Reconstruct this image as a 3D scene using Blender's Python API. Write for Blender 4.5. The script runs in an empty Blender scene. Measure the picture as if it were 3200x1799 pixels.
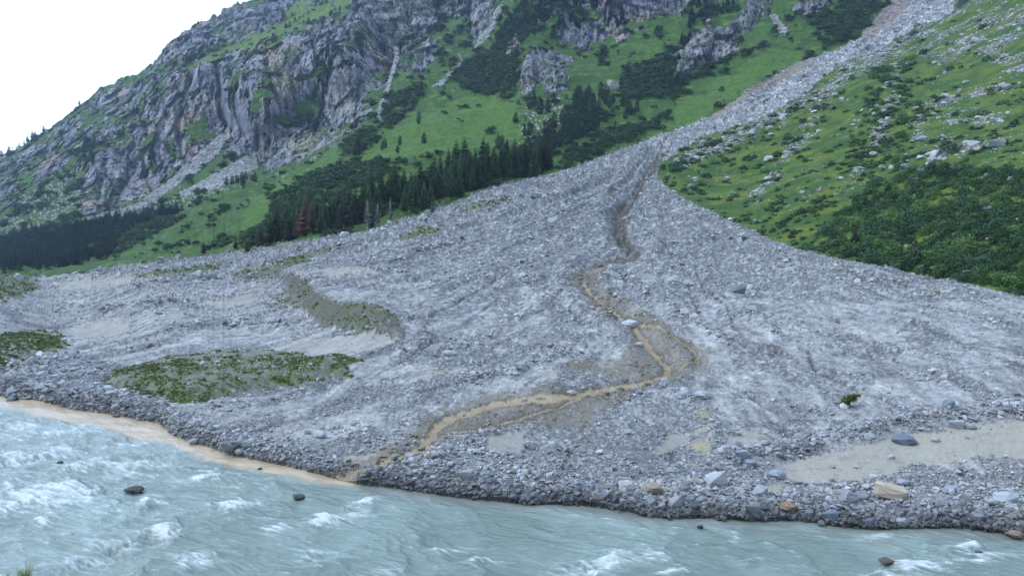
import bpy, bmesh, math, random
import numpy as np
from mathutils import Vector, Matrix, Euler
R = math.radians
rng = np.random.default_rng(7)
random.seed(7)
sc = bpy.context.scene
col = sc.collection

# ------------------------------------------------------------------ camera, sky, sun
CAM_H = 12.0
FPX = 1860.0            # focal length in pixels of a 2576 px wide picture
CU, CV = 1288.0, 724.0
PITCH = math.atan(124 / FPX)
cam_d = bpy.data.cameras.new('camera')
cam = bpy.data.objects.new('camera', cam_d); col.objects.link(cam)
cam_d.sensor_width = 36.0
cam_d.lens = 36.0 * FPX / 2576.0
cam_d.clip_start = 0.1; cam_d.clip_end = 20000
cam.location = (0, 0, CAM_H)
cam.rotation_euler = (R(90) - PITCH, 0, 0)
sc.camera = cam

SUN_EL, SUN_AZ = 50.0, -100.0     # azimuth measured from +Y towards +X
w = bpy.data.worlds.new('World'); sc.world = w; w.use_nodes = True
nt = w.node_tree; nt.nodes.clear()
wo = nt.nodes.new('ShaderNodeOutputWorld'); bg = nt.nodes.new('ShaderNodeBackground')
sky = nt.nodes.new('ShaderNodeTexSky'); sky.sky_type = 'NISHITA'; sky.sun_disc = False
sky.sun_elevation = R(SUN_EL); sky.sun_rotation = R(SUN_AZ); sky.air_density = 1.0; sky.dust_density = 2.0
tc = nt.nodes.new('ShaderNodeTexCoord'); nz = nt.nodes.new('ShaderNodeTexNoise')
nz.inputs['Scale'].default_value = 1.6; nz.inputs['Detail'].default_value = 4
cr = nt.nodes.new('ShaderNodeMapRange'); cr.inputs[1].default_value = .3; cr.inputs[2].default_value = .7
cr.inputs[3].default_value = .62; cr.inputs[4].default_value = .9
mx = nt.nodes.new('ShaderNodeMix'); mx.data_type = 'RGBA'
mx.inputs[7].default_value = (7.2, 9.25, 12.3, 1)          # thin high cloud, a little blue
nt.links.new(tc.outputs['Generated'], nz.inputs['Vector']); nt.links.new(nz.outputs['Fac'], cr.inputs[0])
nt.links.new(cr.outputs[0], mx.inputs[0]); nt.links.new(sky.outputs[0], mx.inputs[6])
dp = nt.nodes.new('ShaderNodeVectorMath'); dp.operation = 'DOT_PRODUCT'; dp.inputs[1].default_value = (-.45, .86, .22)
gr_ = nt.nodes.new('ShaderNodeMapRange'); gr_.inputs[1].default_value = .2; gr_.inputs[2].default_value = .95; gr_.inputs[3].default_value = 1.0; gr_.inputs[4].default_value = 2.05
nt.links.new(tc.outputs['Generated'], dp.inputs[0]); nt.links.new(dp.outputs['Value'], gr_.inputs[0])
sm = nt.nodes.new('ShaderNodeVectorMath'); sm.operation = 'SCALE'; nt.links.new(mx.outputs[2], sm.inputs[0]); nt.links.new(gr_.outputs[0], sm.inputs['Scale'])
nt.links.new(sm.outputs[0], bg.inputs['Color']); bg.inputs['Strength'].default_value = 0.088
nt.links.new(bg.outputs[0], wo.inputs['Surface'])

sd = bpy.data.lights.new('sun', 'SUN'); sd.energy = 1.25; sd.angle = R(14); sd.color = (.96, .98, 1)
so = bpy.data.objects.new('sun', sd); col.objects.link(so)
sdir = Vector((math.sin(R(SUN_AZ)) * math.cos(R(SUN_EL)), math.cos(R(SUN_AZ)) * math.cos(R(SUN_EL)), math.sin(R(SUN_EL))))
so.rotation_euler = sdir.to_track_quat('Z', 'Y').to_euler()
so.location = (0, 0, 500)
sc.view_settings.view_transform = 'Standard'; sc.view_settings.look = 'None'
sc.view_settings.exposure = 0.43; sc.view_settings.gamma = 1.0
sc.cycles.max_bounces = 4; sc.cycles.diffuse_bounces = 2; sc.cycles.glossy_bounces = 2
sc.cycles.transmission_bounces = 2; sc.cycles.transparent_max_bounces = 4
sc.cycles.caustics_reflective = False; sc.cycles.caustics_refractive = False
sc.cycles.use_denoising = True

# ------------------------------------------------------------------ maths helpers
f4 = np.float32
cp_, sp_ = math.cos(PITCH), math.sin(PITCH)
def ray(u, v):
    """direction through a point of the view, scaled so that y = 1"""
    a = (np.asarray(u, f4) - CU) / FPX; b = (CV - np.asarray(v, f4)) / FPX
    y = cp_ + b * sp_; z = -sp_ + b * cp_
    return a / y, z / y
def plane_y(v, z):
    _, dz = ray(0 * np.asarray(v, f4), v)
    return (z - CAM_H) / np.minimum(dz, -1e-4)
def pos(u, v, Y):
    dx, dz = ray(u, v)
    return np.stack([dx * Y, Y + 0 * dx, CAM_H + dz * Y], -1)
def to_px(P):
    y = P[..., 1] * cp_ - (P[..., 2] - CAM_H) * sp_; z = P[..., 1] * sp_ + (P[..., 2] - CAM_H) * cp_
    return CU + P[..., 0] / y * FPX, CV - z / y * FPX
def sst(a, b, x):
    t = np.clip((x - a) / (b - a), 0, 1); return t * t * (3 - 2 * t)
_p = np.concatenate([rng.permutation(256)] * 2).astype(np.int32)
_g = rng.normal(size=(256, 3)).astype(f4); _g /= np.linalg.norm(_g, axis=1, keepdims=True)
_r1 = rng.random(256).astype(f4)
def perlin(x, y, z=None):
    x = np.asarray(x, f4); y = np.asarray(y, f4); z = np.zeros_like(x) if z is None else np.asarray(z, f4)
    xi = np.floor(x); yi = np.floor(y); zi = np.floor(z)
    fx = x - xi; fy = y - yi; fz = z - zi
    xi = xi.astype(np.int32) & 255; yi = yi.astype(np.int32) & 255; zi = zi.astype(np.int32) & 255
    ux = fx * fx * fx * (fx * (fx * 6 - 15) + 10); uy = fy * fy * fy * (fy * (fy * 6 - 15) + 10); uz = fz * fz * fz * (fz * (fz * 6 - 15) + 10)
    out = 0
    for dx in (0, 1):
        A = _p[(xi + dx) & 255]; wx = ux if dx else 1 - ux
        for dy in (0, 1):
            B = _p[(A + yi + dy) & 255]; wy = uy if dy else 1 - uy
            for dz in (0, 1):
                G = _g[_p[(B + zi + dz) & 255]]; wz = uz if dz else 1 - uz
                out = out + wx * wy * wz * (G[..., 0] * (fx - dx) + G[..., 1] * (fy - dy) + G[..., 2] * (fz - dz))
    return out * 1.5
def fbm(x, y, z=None, o=4, g=.5):
    s = 0; a = 1; t = 0
    for i in range(o):
        s = s + a * perlin(x * 2 ** i + 17.3 * i, y * 2 ** i + 5.1 * i, None if z is None else z * 2 ** i); t += a; a *= g
    return s / t
def ridged(x, y, z=None, o=4, g=.5):
    s = 0; a = 1; t = 0
    for i in range(o):
        n = 1 - np.abs(perlin(x * 2 ** i + 31.7 * i, y * 2 ** i + 8.8 * i, None if z is None else z * 2 ** i)) * 2
        s = s + a * n; t += a; a *= g
    return s / t
def worley2(x, y, seed=0):
    x = np.asarray(x, f4); y = np.asarray(y, f4)
    xi = np.floor(x).astype(np.int32); yi = np.floor(y).astype(np.int32)
    best = np.full(x.shape, 9, f4); sec = best.copy(); cid = np.zeros(x.shape, np.int32)
    for dx in (-1, 0, 1):
        for dy in (-1, 0, 1):
            h = _p[(_p[(xi + dx + seed * 37) & 255] + yi + dy) & 255]
            px = xi + dx + _r1[h]; py = yi + dy + _r1[(h + 91) & 255]
            d = (px - x) ** 2 + (py - y) ** 2
            c = d < best
            sec = np.where(c, best, np.minimum(sec, d)); best = np.where(c, d, best); cid = np.where(c, h, cid)
    return np.sqrt(best), np.sqrt(sec), _r1[(cid + 13) & 255]
def worley3f(x, y, z, seed=0):
    """faceted blocks: every cell is a tilted plane of its own height"""
    x = np.asarray(x, f4); xi = np.floor(x).astype(np.int32); yi = np.floor(y).astype(np.int32); zi = np.floor(z).astype(np.int32)
    best = np.full(x.shape, 9, f4); val = np.zeros(x.shape, f4); cid = np.zeros(x.shape, np.int32)
    for dx in (-1, 0, 1):
        for dy in (-1, 0, 1):
            for dz in (-1, 0, 1):
                h = _p[(_p[(_p[(xi + dx + seed * 41) & 255] + yi + dy) & 255] + zi + dz) & 255]
                ax = x - (xi + dx + _r1[h]); ay = y - (yi + dy + _r1[(h + 91) & 255]); az = z - (zi + dz + _r1[(h + 47) & 255])
                d = ax * ax + ay * ay + az * az
                c = d < best
                v = (_r1[(h + 5) & 255] - .5) + (_r1[(h + 60) & 255] - .5) * ax * 1.6 + (_r1[(h + 120) & 255] - .5) * ay * 1.6 + (_r1[(h + 180) & 255] - .5) * az * 1.2
                best = np.where(c, d, best); val = np.where(c, v, val); cid = np.where(c, h, cid)
    return val, _r1[(cid + 13) & 255], np.sqrt(best)
def pip(U, V, poly):
    poly = np.array(poly, f4)
    m = np.zeros(U.shape, bool)
    bb = (U >= poly[:, 0].min()) & (U <= poly[:, 0].max()) & (V >= poly[:, 1].min()) & (V <= poly[:, 1].max())
    u = U[bb]; v = V[bb]; r = np.zeros(u.shape, bool)
    for i in range(len(poly)):
        x0, y0 = poly[i - 1]; x1, y1 = poly[i]
        if y0 == y1: continue
        c = (y0 > v) != (y1 > v)
        r ^= c & (u < (x1 - x0) * (v - y0) / (y1 - y0) + x0)
    m[bb] = r
    return m
def pips(U, V, *polys):
    m = np.zeros(U.shape, bool)
    for p in polys: m |= pip(U, V, p)
    return m
def dline(U, V, pts, cap=200, vs=1.0):
    """distance to a polyline, and the signed side"""
    pts = np.array(pts, f4); D = np.full(U.shape, cap, f4); S = np.zeros(U.shape, f4)
    bb = (U > pts[:, 0].min() - cap) & (U < pts[:, 0].max() + cap) & (V > pts[:, 1].min() - cap) & (V < pts[:, 1].max() + cap)
    u = U[bb]; v = V[bb]; d = D[bb]; s = S[bb]
    for (x0, y0), (x1, y1) in zip(pts[:-1], pts[1:]):
        dx, dy = x1 - x0, (y1 - y0) * vs; L = dx * dx + dy * dy
        t = np.clip(((u - x0) * dx + (v - y0) * vs * dy) / L, 0, 1)
        e = np.hypot(u - x0 - t * dx, (v - y0) * vs - t * dy)
        sg = np.sign(dx * (v - y0) * vs - dy * (u - x0))
        c = e < d; d = np.where(c, e, d); s = np.where(c, sg, s)
    D[bb] = d; S[bb] = s
    return D, S
def mixc(a, b, t):
    return a + (np.asarray(b, f4) - a) * np.clip(t, 0, 1)[..., None]

# ------------------------------------------------------------------ the lie of the land
BANK = [(-1400, 830), (-700, 900), (-300, 962), (0, 995), (100, 1003), (190, 1028), (300, 1043), (400, 1064), (450, 1098), (520, 1120), (570, 1140), (650, 1156), (720, 1170), (860, 1208), (900, 1216),
        (1000, 1228), (1120, 1246), (1230, 1256), (1330, 1266), (1480, 1270), (1570, 1284), (1620, 1296), (1680, 1304), (1760, 1302), (1900, 1310), (2000, 1308), (2080, 1320), (2180, 1330), (2300, 1328), (2420, 1326), (2500, 1336), (2576, 1346), (3000, 1390), (3600, 1440)]
bank_u = np.array([b[0] for b in BANK], f4); bank_v = np.array([b[1] for b in BANK], f4)
SKY = [(-1400, 600), (-800, 545), (-300, 465), (-100, 425), (0, 392), (40, 372), (90, 345), (150, 305), (200, 264), (225, 247), (252, 217), (287, 211), (300, 196), (345, 186), (385, 155), (420, 110), (452, 88), (483, 66), (508, 48), (528, 46), (534, 36), (545, 38), (555, 31), (559, 22), (583, 15), (589, 8), (623, 3), (650, -3), (720, -40), (800, -90), (1000, -180), (1400, -260), (3600, -330)]
sky_u = np.array([b[0] for b in SKY], f4); sky_v = np.array([b[1] for b in SKY], f4)
CTRL = [  # view position -> distance along y
 # debris fan
 (860, 1000, 56), (0, 850, 96), (0, 760, 165), (0, 705, 330), (-300, 760, 190), (-300, 705, 400), (400, 900, 78), (400, 800, 115), (400, 720, 185), (300, 680, 330), (500, 650, 300), (640, 640, 270), (860, 602, 235), (1050, 545, 265),
 (1250, 472, 310), (1430, 424, 345), (1600, 368, 395), (1660, 372, 390), (860, 900, 72), (860, 800, 100), (860, 700, 145), (1288, 1100, 43), (1288, 1000, 53), (1288, 900, 68), (1288, 800, 92), (1288, 700, 132), (1288, 600, 195), (1288, 520, 262),
 (1560, 500, 290), (1560, 600, 200), (1650, 430, 345), (1700, 560, 232), (1700, 700, 128), (1700, 800, 90), (1700, 900, 66), (1700, 1000, 52), (1700, 1150, 39.5), (2000, 1200, 36.5), (2000, 1050, 46.5), (2000, 900, 62), (2000, 800, 82), (2000, 640, 165),
 (2300, 1200, 36), (2300, 1050, 45), (2300, 900, 59), (2300, 800, 77), (2300, 690, 125), (2576, 1200, 35), (2576, 1070, 43.5), (2576, 900, 57), (2576, 800, 75), (2576, 742, 97), (3000, 1100, 41), (3000, 830, 70),
 # slope right of the chute
 (1850, 555, 225), (1800, 460, 300), (1750, 500, 270), (2000, 550, 200), (2000, 400, 290), (2000, 300, 375), (2200, 600, 155), (2200, 400, 245), (2200, 250, 335), (2400, 640, 125), (2400, 450, 190), (2400, 200, 345), (2576, 650, 112), (2576, 450, 165), (2576, 250, 262), (2576, 0, 420), (2576, -150, 520), (2576, -300, 600), (3000, 300, 210), (3000, 0, 330), (3000, 600, 110), (3400, 500, 110), (3400, 100, 250),
 # chute
 (1800, 310, 430), (1950, 240, 480), (2100, 150, 535), (2250, 60, 590), (2400, -20, 600), (2400, 60, 500), (2250, 140, 500), (2100, 220, 440), (2450, -150, 660), (2300, -100, 720),
 # green slope left of it
 (1500, 400, 380), (1300, 400, 405), (1100, 450, 370), (900, 520, 330), (700, 590, 315), (560, 630, 335), (1500, 330, 450), (1700, 280, 500), (1900, 180, 560), (2050, 100, 610), (2200, 0, 640), (2000, 30, 660), (1300, 280, 540), (1100, 330, 510), (1000, 300, 600), (1000, 400, 440), (900, 340, 590), (850, 375, 560), (800, 450, 450), (700, 450, 520), (640, 490, 520), (560, 530, 480), (450, 600, 450), (300, 650, 470), (1200, 210, 680), (1130, 200, 720),
 (1560, 270, 510), (1600, 180, 600), (1650, 80, 680), (1430, 190, 610), (1320, 225, 600), (1320, 130, 660), (1400, 130, 690), (1400, 40, 730), (1500, 100, 710), (1500, 0, 745), (1700, 20, 740), (1750, 150, 625), (1850, 100, 660), (1850, 0, 700), (1270, 60, 790), (1300, 0, 850),
 # cliffs
 (935, 280, 700), (975, 190, 790), (1000, 120, 900), (1000, 0, 1010), (1100, 140, 800), (1100, 40, 960), (1220, 60, 850), (1200, 0, 960), (1040, 170, 780), (880, 200, 780), (880, 60, 850), (860, 330, 690), (780, 385, 690), (760, 200, 830), (720, 85, 940), (680, 435, 700), (660, 300, 800), (640, 130, 930), (520, 150, 980), (560, 330, 900), (600, 400, 790), (480, 400, 860), (430, 300, 940), (450, 200, 1020), (340, 500, 860), (250, 420, 940), (300, 520, 850), (210, 530, 850), (420, 185, 1060), (400, 150, 1180), (560, 90, 1130), (700, 30, 1160), (800, 0, 1130), (900, -40, 1150), (620, 10, 1250), (300, 230, 1220), (300, 330, 1050), (200, 270, 1260), (200, 380, 1050), (200, 470, 960),
 (120, 540, 880), (0, 580, 880), (100, 440, 1060), (0, 450, 1150), (0, 390, 1330), (-900, 715, 520), (-900, 760, 260), (-900, 640, 900), (-900, 570, 1600), (-500, 620, 1050), (-500, 520, 1500), (100, 340, 1290), (-300, 600, 1000), (-300, 470, 1500), (0, 690, 520), (100, 690, 480), (200, 640, 560), (100, 600, 760), (300, 590, 680), (430, 520, 720), (500, 480, 720),
 (900, -200, 1400), (1500, -250, 1050), (2000, -250, 850), (1200, -200, 1300),
]
for u_, v_ in BANK:
    CTRL.append((u_, v_, float(plane_y(v_, .05)))); CTRL.append((u_, v_ + 70, float(plane_y(v_ + 70, -.4))))
CTRL = np.array(CTRL, np.float64)
def tps_fit(c, lam=1e-3):
    X = c[:, :2] / 500; y = np.log(c[:, 2]); n = len(c)
    d = np.linalg.norm(X[:, None] - X[None], axis=2); K = np.where(d > 0, d * d * np.log(d + 1e-12), 0) + lam * np.eye(n)
    Q = np.c_[np.ones(n), X]; A = np.block([[K, Q], [Q.T, np.zeros((3, 3))]])
    s = np.linalg.solve(A, np.r_[y, 0, 0, 0]); return X.astype(f4), s[:n].astype(f4), s[n:].astype(f4)
_X, _W, _A = tps_fit(CTRL)
def log_depth(U, V):
    sh = U.shape; u = U.ravel() / 500; v = V.ravel() / 500; out = np.empty(u.shape, f4)
    for i in range(0, len(u), 60000):
        a = u[i:i + 60000, None] - _X[:, 0]; b = v[i:i + 60000, None] - _X[:, 1]
        d2 = a * a + b * b
        out[i:i + 60000] = (0.5 * d2 * np.log(d2 + 1e-9)) @ _W + _A[0] + _A[1] * u[i:i + 60000] + _A[2] * v[i:i + 60000]
    return out.reshape(sh)
STEP = 2.1
us = np.concatenate([np.arange(-1250, -90, 9), np.arange(-90, 2666, STEP), np.arange(2668, 3700, 9)]).astype(f4); NU = len(us)
NV = 735
vt = np.interp(us, sky_u, sky_v); vb = np.interp(us, bank_u, bank_v) + 90
t = np.linspace(0, 1, NV, dtype=f4)[:, None]
U = np.broadcast_to(us[None], (NV, NU)).copy(); V = (vb[None] + (vt - vb)[None] * t).astype(f4)
# coarse solve, bilinear refinement keeps the script quick
ci = np.unique(np.r_[np.arange(0, NV, 4), NV - 1]); cj = np.unique(np.r_[np.arange(0, NU, 4), NU - 1])
Lc = log_depth(U[np.ix_(ci, cj)], V[np.ix_(ci, cj)])
Lr = np.stack([np.interp(np.arange(NU), cj, r) for r in Lc])
L = np.stack([np.interp(np.arange(NV), ci, Lr[:, j]) for j in range(NU)], 1).astype(f4)
S = np.interp(us, bank_u, bank_v)[None] - V            # height above the bank line in the view
wl = sst(0, 70, S)
zpl = np.where(S < 0, np.maximum(S * .02, -1.3), .03 + .004 * S)
L = (1 - wl) * np.log(plane_y(np.maximum(V, 700), zpl)) + wl * L
Y = np.exp(L)
P = pos(U, V, Y).astype(f4)
def normals(P):
    gu = np.gradient(P, axis=1); gv = np.gradient(P, axis=0)
    n = np.cross(gu, gv); n /= np.linalg.norm(n, axis=2, keepdims=True) + 1e-9
    return n
N0 = normals(P)
if N0[300, NU // 2, 2] < 0: N0 = -N0
X_, Y_, Z_ = P[..., 0], P[..., 1], P[..., 2]

# ------------------------------------------------------------------ what covers it
def lodn(c, ofs=0.0, o=3, ys=1.0):
    """world noise whose grain grows with distance in octaves: size about c * distance"""
    k = np.log2(Y_ * c); ki_ = np.floor(k); kf_ = k - ki_; s1 = 2.0 ** ki_; yy = Y_ * ys + Z_ * .8
    a = fbm(X_ / s1 + ofs + ki_ * 3.7, yy / s1 + ofs * 2, Z_ / s1, o); b = fbm(X_ / s1 / 2 + ofs + (ki_ + 1) * 3.7, yy / s1 / 2 + ofs * 2, Z_ / s1 / 2, o)
    return (a * (1 - kf_) + b * kf_) / np.sqrt((1 - kf_) ** 2 + kf_ ** 2)
wu = lodn(.02, 3); wv = lodn(.02, 41); fmic = lodn(.0075, 13, 3, .5)
Uw = U + wu * 16; Vw = V + wv * 14
Ux = U + wu * 34; Vx = V + wv * 30
GRAVEL = [(-1500, 735), (-700, 715), (-300, 700), (0, 694), (100, 697), (200, 690), (300, 668), (430, 655), (520, 642), (640, 626), (750, 611), (860, 592), (940, 572), (1050, 542), (1150, 512), (1232, 474), (1260, 465), (1367, 442), (1430, 424), (1540, 386), (1600, 366), (1640, 352), (1690, 330), (1740, 310), (1805, 280), (1840, 258), (1900, 217), (1960, 186), (2010, 156), (2066, 138), (2156, 100), (2190, 65), (2220, 25), (2245, 0), (2300, -60), (2500, -200), (2700, -200),
 (2406, 0), (2396, 35), (2310, 66), (2270, 92), (2225, 122), (2120, 160), (2075, 190), (2040, 220), (1990, 258), (1940, 290), (1840, 326), (1785, 350), (1740, 370), (1692, 398), (1662, 415), (1650, 440), (1668, 466), (1690, 486), (1735, 510), (1765, 527), (1835, 556), (1940, 597), (1970, 612), (2015, 632), (2105, 652), (2190, 667), (2290, 687), (2390, 707), (2470, 726), (2576, 747), (2800, 800), (3900, 1000), (3900, 1900), (-1500, 1900)]
gravel = pip(U + wu * 7, V + wv * 6, GRAVEL)
CL = [
 [(483, 170), (543, 160), (570, 130), (643, 125), (658, 105), (695, 88), (753, 82), (778, 68), (820, 48), (870, 28), (888, 8), (905, -300), (1300, -300), (1257, 20), (1235, 60), (1195, 110), (1165, 40), (1127, 45), (1083, 50), (1078, 75), (1108, 125), (1078, 175), (1045, 195), (1003, 178), (983, 187), (973, 203), (965, 225), (940, 262), (926, 288), (895, 322), (845, 358), (773, 396), (671, 443), (663, 422), (643, 382), (600, 400), (575, 395), (572, 350), (580, 322), (535, 351), (475, 411), (425, 456), (375, 491), (345, 513), (300, 528), (200, 545), (210, 498), (212, 456), (220, 418), (240, 386), (262, 368), (320, 351), (332, 321), (315, 321), (325, 303), (355, 273), (370, 248), (390, 228), (410, 201), (435, 186)],
 [(420, 120), (483, 66), (508, 40), (560, 10), (640, -60), (760, -60), (733, 12), (708, 50), (653, 75), (595, 107), (525, 107), (483, 140), (430, 165), (400, 165)],
 [(225, 246), (300, 225), (370, 200), (400, 190), (362, 248), (340, 290), (312, 301), (262, 285), (235, 290)],
 [(130, 336), (170, 300), (237, 311), (232, 336), (175, 351)], [(0, 391), (70, 361), (95, 391), (87, 416), (50, 421), (0, 440)],
 [(-200, 420), (0, 436), (20, 426), (55, 456), (32, 493), (0, 511), (-200, 560)], [(90, 456), (125, 381), (162, 401), (150, 426), (100, 461)],
 [(245, 360), (270, 310), (310, 330), (280, 355)],
 [(1392, 72), (1417, 32), (1437, 0), (1440, -200), (1737, -200), (1737, 25), (1707, 47), (1677, 32), (1640, 52), (1615, 60), (1602, 70), (1587, 90), (1572, 107), (1527, 100), (1490, 107), (1485, 130), (1452, 137), (1425, 120), (1392, 120)],
 [(1267, 140), (1287, 100), (1307, 87), (1310, 120), (1282, 155)],
 [(1317, 140), (1340, 125), (1377, 117), (1427, 140), (1442, 160), (1427, 175), (1400, 176), (1430, 207), (1415, 230), (1385, 242), (1360, 212), (1335, 225), (1320, 230), (1302, 212), (1300, 195), (1327, 170)],
 [(1700, 190), (1692, 150), (1725, 110), (1755, 65), (1780, 60), (1810, 80), (1840, 70), (1865, 40), (1885, 15), (1895, -150), (1935, -150), (1935, 30), (1900, 75), (1840, 130), (1755, 165)],
 [(1990, 15), (2050, -20), (2090, 10), (2020, 45)], [(1340, 60), (1380, 20), (1395, 35), (1360, 70)],
 [(700, -60), (840, -60), (800, 20), (700, 60)],
]
LEDGE = [[(735, 200), (790, 180), (810, 160), (825, 170), (783, 198), (745, 210)], [(840, 107), (865, 95), (905, 117), (883, 117)], [(825, 170), (863, 155), (903, 168), (880, 178), (845, 172)], [(688, 290), (745, 295), (750, 307), (720, 315), (700, 305)],
 [(640, 225), (680, 228), (690, 250), (655, 245)], [(265, 361), (300, 345), (332, 333), (330, 345), (290, 362)], [(345, 265), (362, 262), (360, 280)], [(790, 200), (800, 260), (825, 300), (780, 250)], [(430, 340), (445, 400), (425, 410), (415, 360)], [(310, 300), (350, 300), (400, 305), (350, 315)], [(940, 180), (975, 195), (965, 205), (930, 190)], [(480, 320), (560, 335), (540, 350), (490, 345)]]
SCREE = [[(580, 318), (535, 351), (475, 411), (425, 456), (375, 491), (345, 513), (290, 530), (210, 548), (200, 556), (300, 545), (375, 520), (437, 475), (500, 433), (550, 388), (578, 345)],
 [(643, 382), (600, 402), (563, 422), (520, 448), (470, 478), (430, 500), (470, 492), (550, 470), (610, 445), (650, 420)],
 [(1190, 122), (1205, 95), (1227, 67), (1250, 25), (1270, 20), (1240, 75), (1215, 110)], [(1083, 222), (1105, 205), (1135, 180), (1160, 155), (1150, 130), (1172, 160), (1140, 192), (1110, 215)],
 [(945, 298), (955, 262), (970, 220), (980, 187), (993, 150), (988, 120), (1003, 125), (1004, 152), (992, 190), (982, 225), (968, 270), (958, 300)],
 [(1935, 40), (1950, 35), (1985, 95), (1965, 100)]]
wn = fbm(X_ / 60, Y_ / 60, Z_ / 60, 4)
rockm = pips(Ux, Vx, *CL) & ~pips(Uw, Vw, *LEDGE)
mixed = pip(Uw, Vw, [(250, 215), (420, 110), (560, 0), (900, -60), (880, 20), (640, 120), (560, 130), (430, 185), (390, 230), (330, 300), (200, 300), (150, 310)]) | pip(Uw, Vw, [(0, 390), (150, 300), (330, 300), (240, 390), (210, 470), (90, 470), (0, 560)])
rn = ridged(X_ / 45, Y_ / 45, Z_ / 60, 4)
rockm |= mixed & (rn > .62)
GB = [(392, 232), (410, 201), (440, 183), (500, 150), (595, 108), (655, 76), (708, 50), (735, 14), (760, -40), (905, -60), (888, 8), (870, 28), (820, 46), (778, 66), (753, 80), (695, 86), (658, 103), (643, 123), (570, 128), (543, 158), (483, 168), (435, 184)]
band = pip(U + wu * 10, V + wv * 8, GB)
rockm &= ~(band & (rn < .8))
rockm &= ~(((rn + wn * .5) < .17) & (Y_ > 500))
screem = pips(U + wu * 5, V + wv * 5, *SCREE) & ~gravel
rockm &= ~screem & ~gravel
EARTH = [[(1750, 312), (1805, 280), (1840, 252), (1900, 213), (1960, 184), (2010, 155), (2066, 140), (2040, 165), (1990, 190), (1930, 222), (1860, 262), (1810, 290)], [(2160, 108), (2180, 60), (2220, 20), (2240, -30), (2310, -30), (2270, 30), (2230, 70), (2190, 95)]]
earth = pips(U + wu * 5, V + wv * 5, *EARTH)
# grass patches on the fan
PATCH = [[(245, 968), (300, 930), (420, 892), (560, 877), (640, 872), (760, 887), (790, 905), (860, 900), (915, 915), (880, 935), (890, 950), (845, 955), (800, 968), (700, 978), (560, 1008), (450, 1024), (380, 1002), (300, 990)],
 [(-200, 830), (0, 850), (60, 830), (150, 835), (170, 870), (130, 890), (60, 920), (0, 950), (-200, 960)], [(-200, 690), (0, 700), (80, 705), (100, 722), (60, 745), (0, 757), (-200, 770)],
 [(585, 702), (620, 680), (700, 670), (740, 650), (830, 620), (850, 625), (800, 650), (750, 690), (650, 712)], [(660, 775), (720, 745), (740, 713), (800, 760), (860, 790), (950, 803), (1012, 835), (960, 845), (880, 840), (800, 815), (770, 775)],
 [(1195, 512), (1300, 488), (1260, 510), (1200, 530), (1150, 530)], [(1010, 597), (1050, 580), (1110, 568), (1115, 580), (1040, 600)], [(340, 696), (420, 678), (560, 668), (540, 682), (420, 694), (360, 702)],
 [(2235, 118), (2270, 92), (2325, 50), (2300, 80), (2260, 112)], [(1690, 395), (1730, 365), (1800, 345), (1760, 370), (1700, 402)]]
patch = pips(Uw + wu * 8, Vw + wv * 8, *PATCH) & gravel
SAND = [[(1950, 1182), (2050, 1142), (2120, 1135), (2250, 1102), (2450, 1072), (2700, 1060), (2700, 1165), (2450, 1160), (2300, 1180), (2200, 1200), (2080, 1222), (1990, 1212)], [(1900, 1225), (1990, 1220), (1960, 1255), (1890, 1245)],
 [(1225, 1102), (1340, 1083), (1300, 1140), (1220, 1146)], [(1640, 1132), (1690, 1090), (1740, 1105), (1720, 1125), (1650, 1142)], [(110, 720), (200, 700), (420, 695), (330, 720), (180, 730)], [(160, 825), (250, 805), (330, 812), (320, 835), (210, 858)],
 [(660, 875), (760, 850), (900, 845), (1040, 842), (960, 880), (850, 895), (760, 880)], [(1370, 950), (1390, 935), (1420, 942), (1390, 962)], [(800, 1165), (950, 1140), (1010, 1150), (900, 1180)], [(780, 690), (900, 680), (960, 690), (820, 715)], [(1810, 1120), (1870, 1085), (1930, 1100), (1880, 1125), (1800, 1135)],
 [(480, 770), (600, 750), (700, 752), (560, 780)], [(1020, 960), (1100, 935), (1160, 930), (1080, 965)]]
ds_ = lodn(.008, 77)
sand = pips(Uw + ds_ * 22, Vw + ds_ * 12, *SAND) & gravel & ~patch
CREEK = [(1665, 385), (1640, 420), (1612, 450), (1606, 482), (1578, 500), (1556, 530), (1558, 580), (1572, 612), (1606, 630), (1590, 645), (1530, 655), (1470, 682), (1463, 710), (1480, 740), (1520, 775), (1560, 802), (1602, 832), (1630, 870), (1662, 902), (1682, 925), (1662, 950), (1600, 966), (1520, 978), (1450, 995), (1380, 1012), (1250, 1018), (1195, 1032), (1130, 1052), (1092, 1080), (1076, 1108), (1060, 1135), (980, 1168), (900, 1195), (850, 1215)]
BR1 = [(1560, 802), (1650, 838), (1720, 868), (1758, 892), (1752, 912), (1700, 935), (1664, 950)]
BR2 = [(1480, 990), (1400, 1035), (1300, 1065), (1200, 1092), (1120, 1095)]
BR3 = [(1250, 1018), (1320, 1005), (1400, 1000), (1470, 990)]
dw = fbm(X_ / (Y_ * .012), Y_ / (Y_ * .012 + 1) * 0 + Y_ / 3, None, 3)
Uc = U + dw * 9; Vc = V + wv * 5
dc, _ = dline(Uc, Vc, CREEK, 160, 1.5); db1, _ = dline(Uc, Vc, BR1, 60, 1.6); db2, _ = dline(Uc, Vc, BR2, 60, 1.8); db3, _ = dline(Uc, Vc, BR3, 60, 1.8)
cw = np.interp(V, [380, 600, 700, 850, 950, 1080, 1215], [3, 4, 6, 6, 9, 13, 16]).astype(f4)
cn_ = fbm(X_ / (Y_ * .01), Y_ / 1.6, None, 3)
water_c = (dc < cw * np.clip(1 + cn_ * 1.6, .3, 2)) | (db1 < 4) | (db2 < 3) | (db3 < 4)
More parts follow.
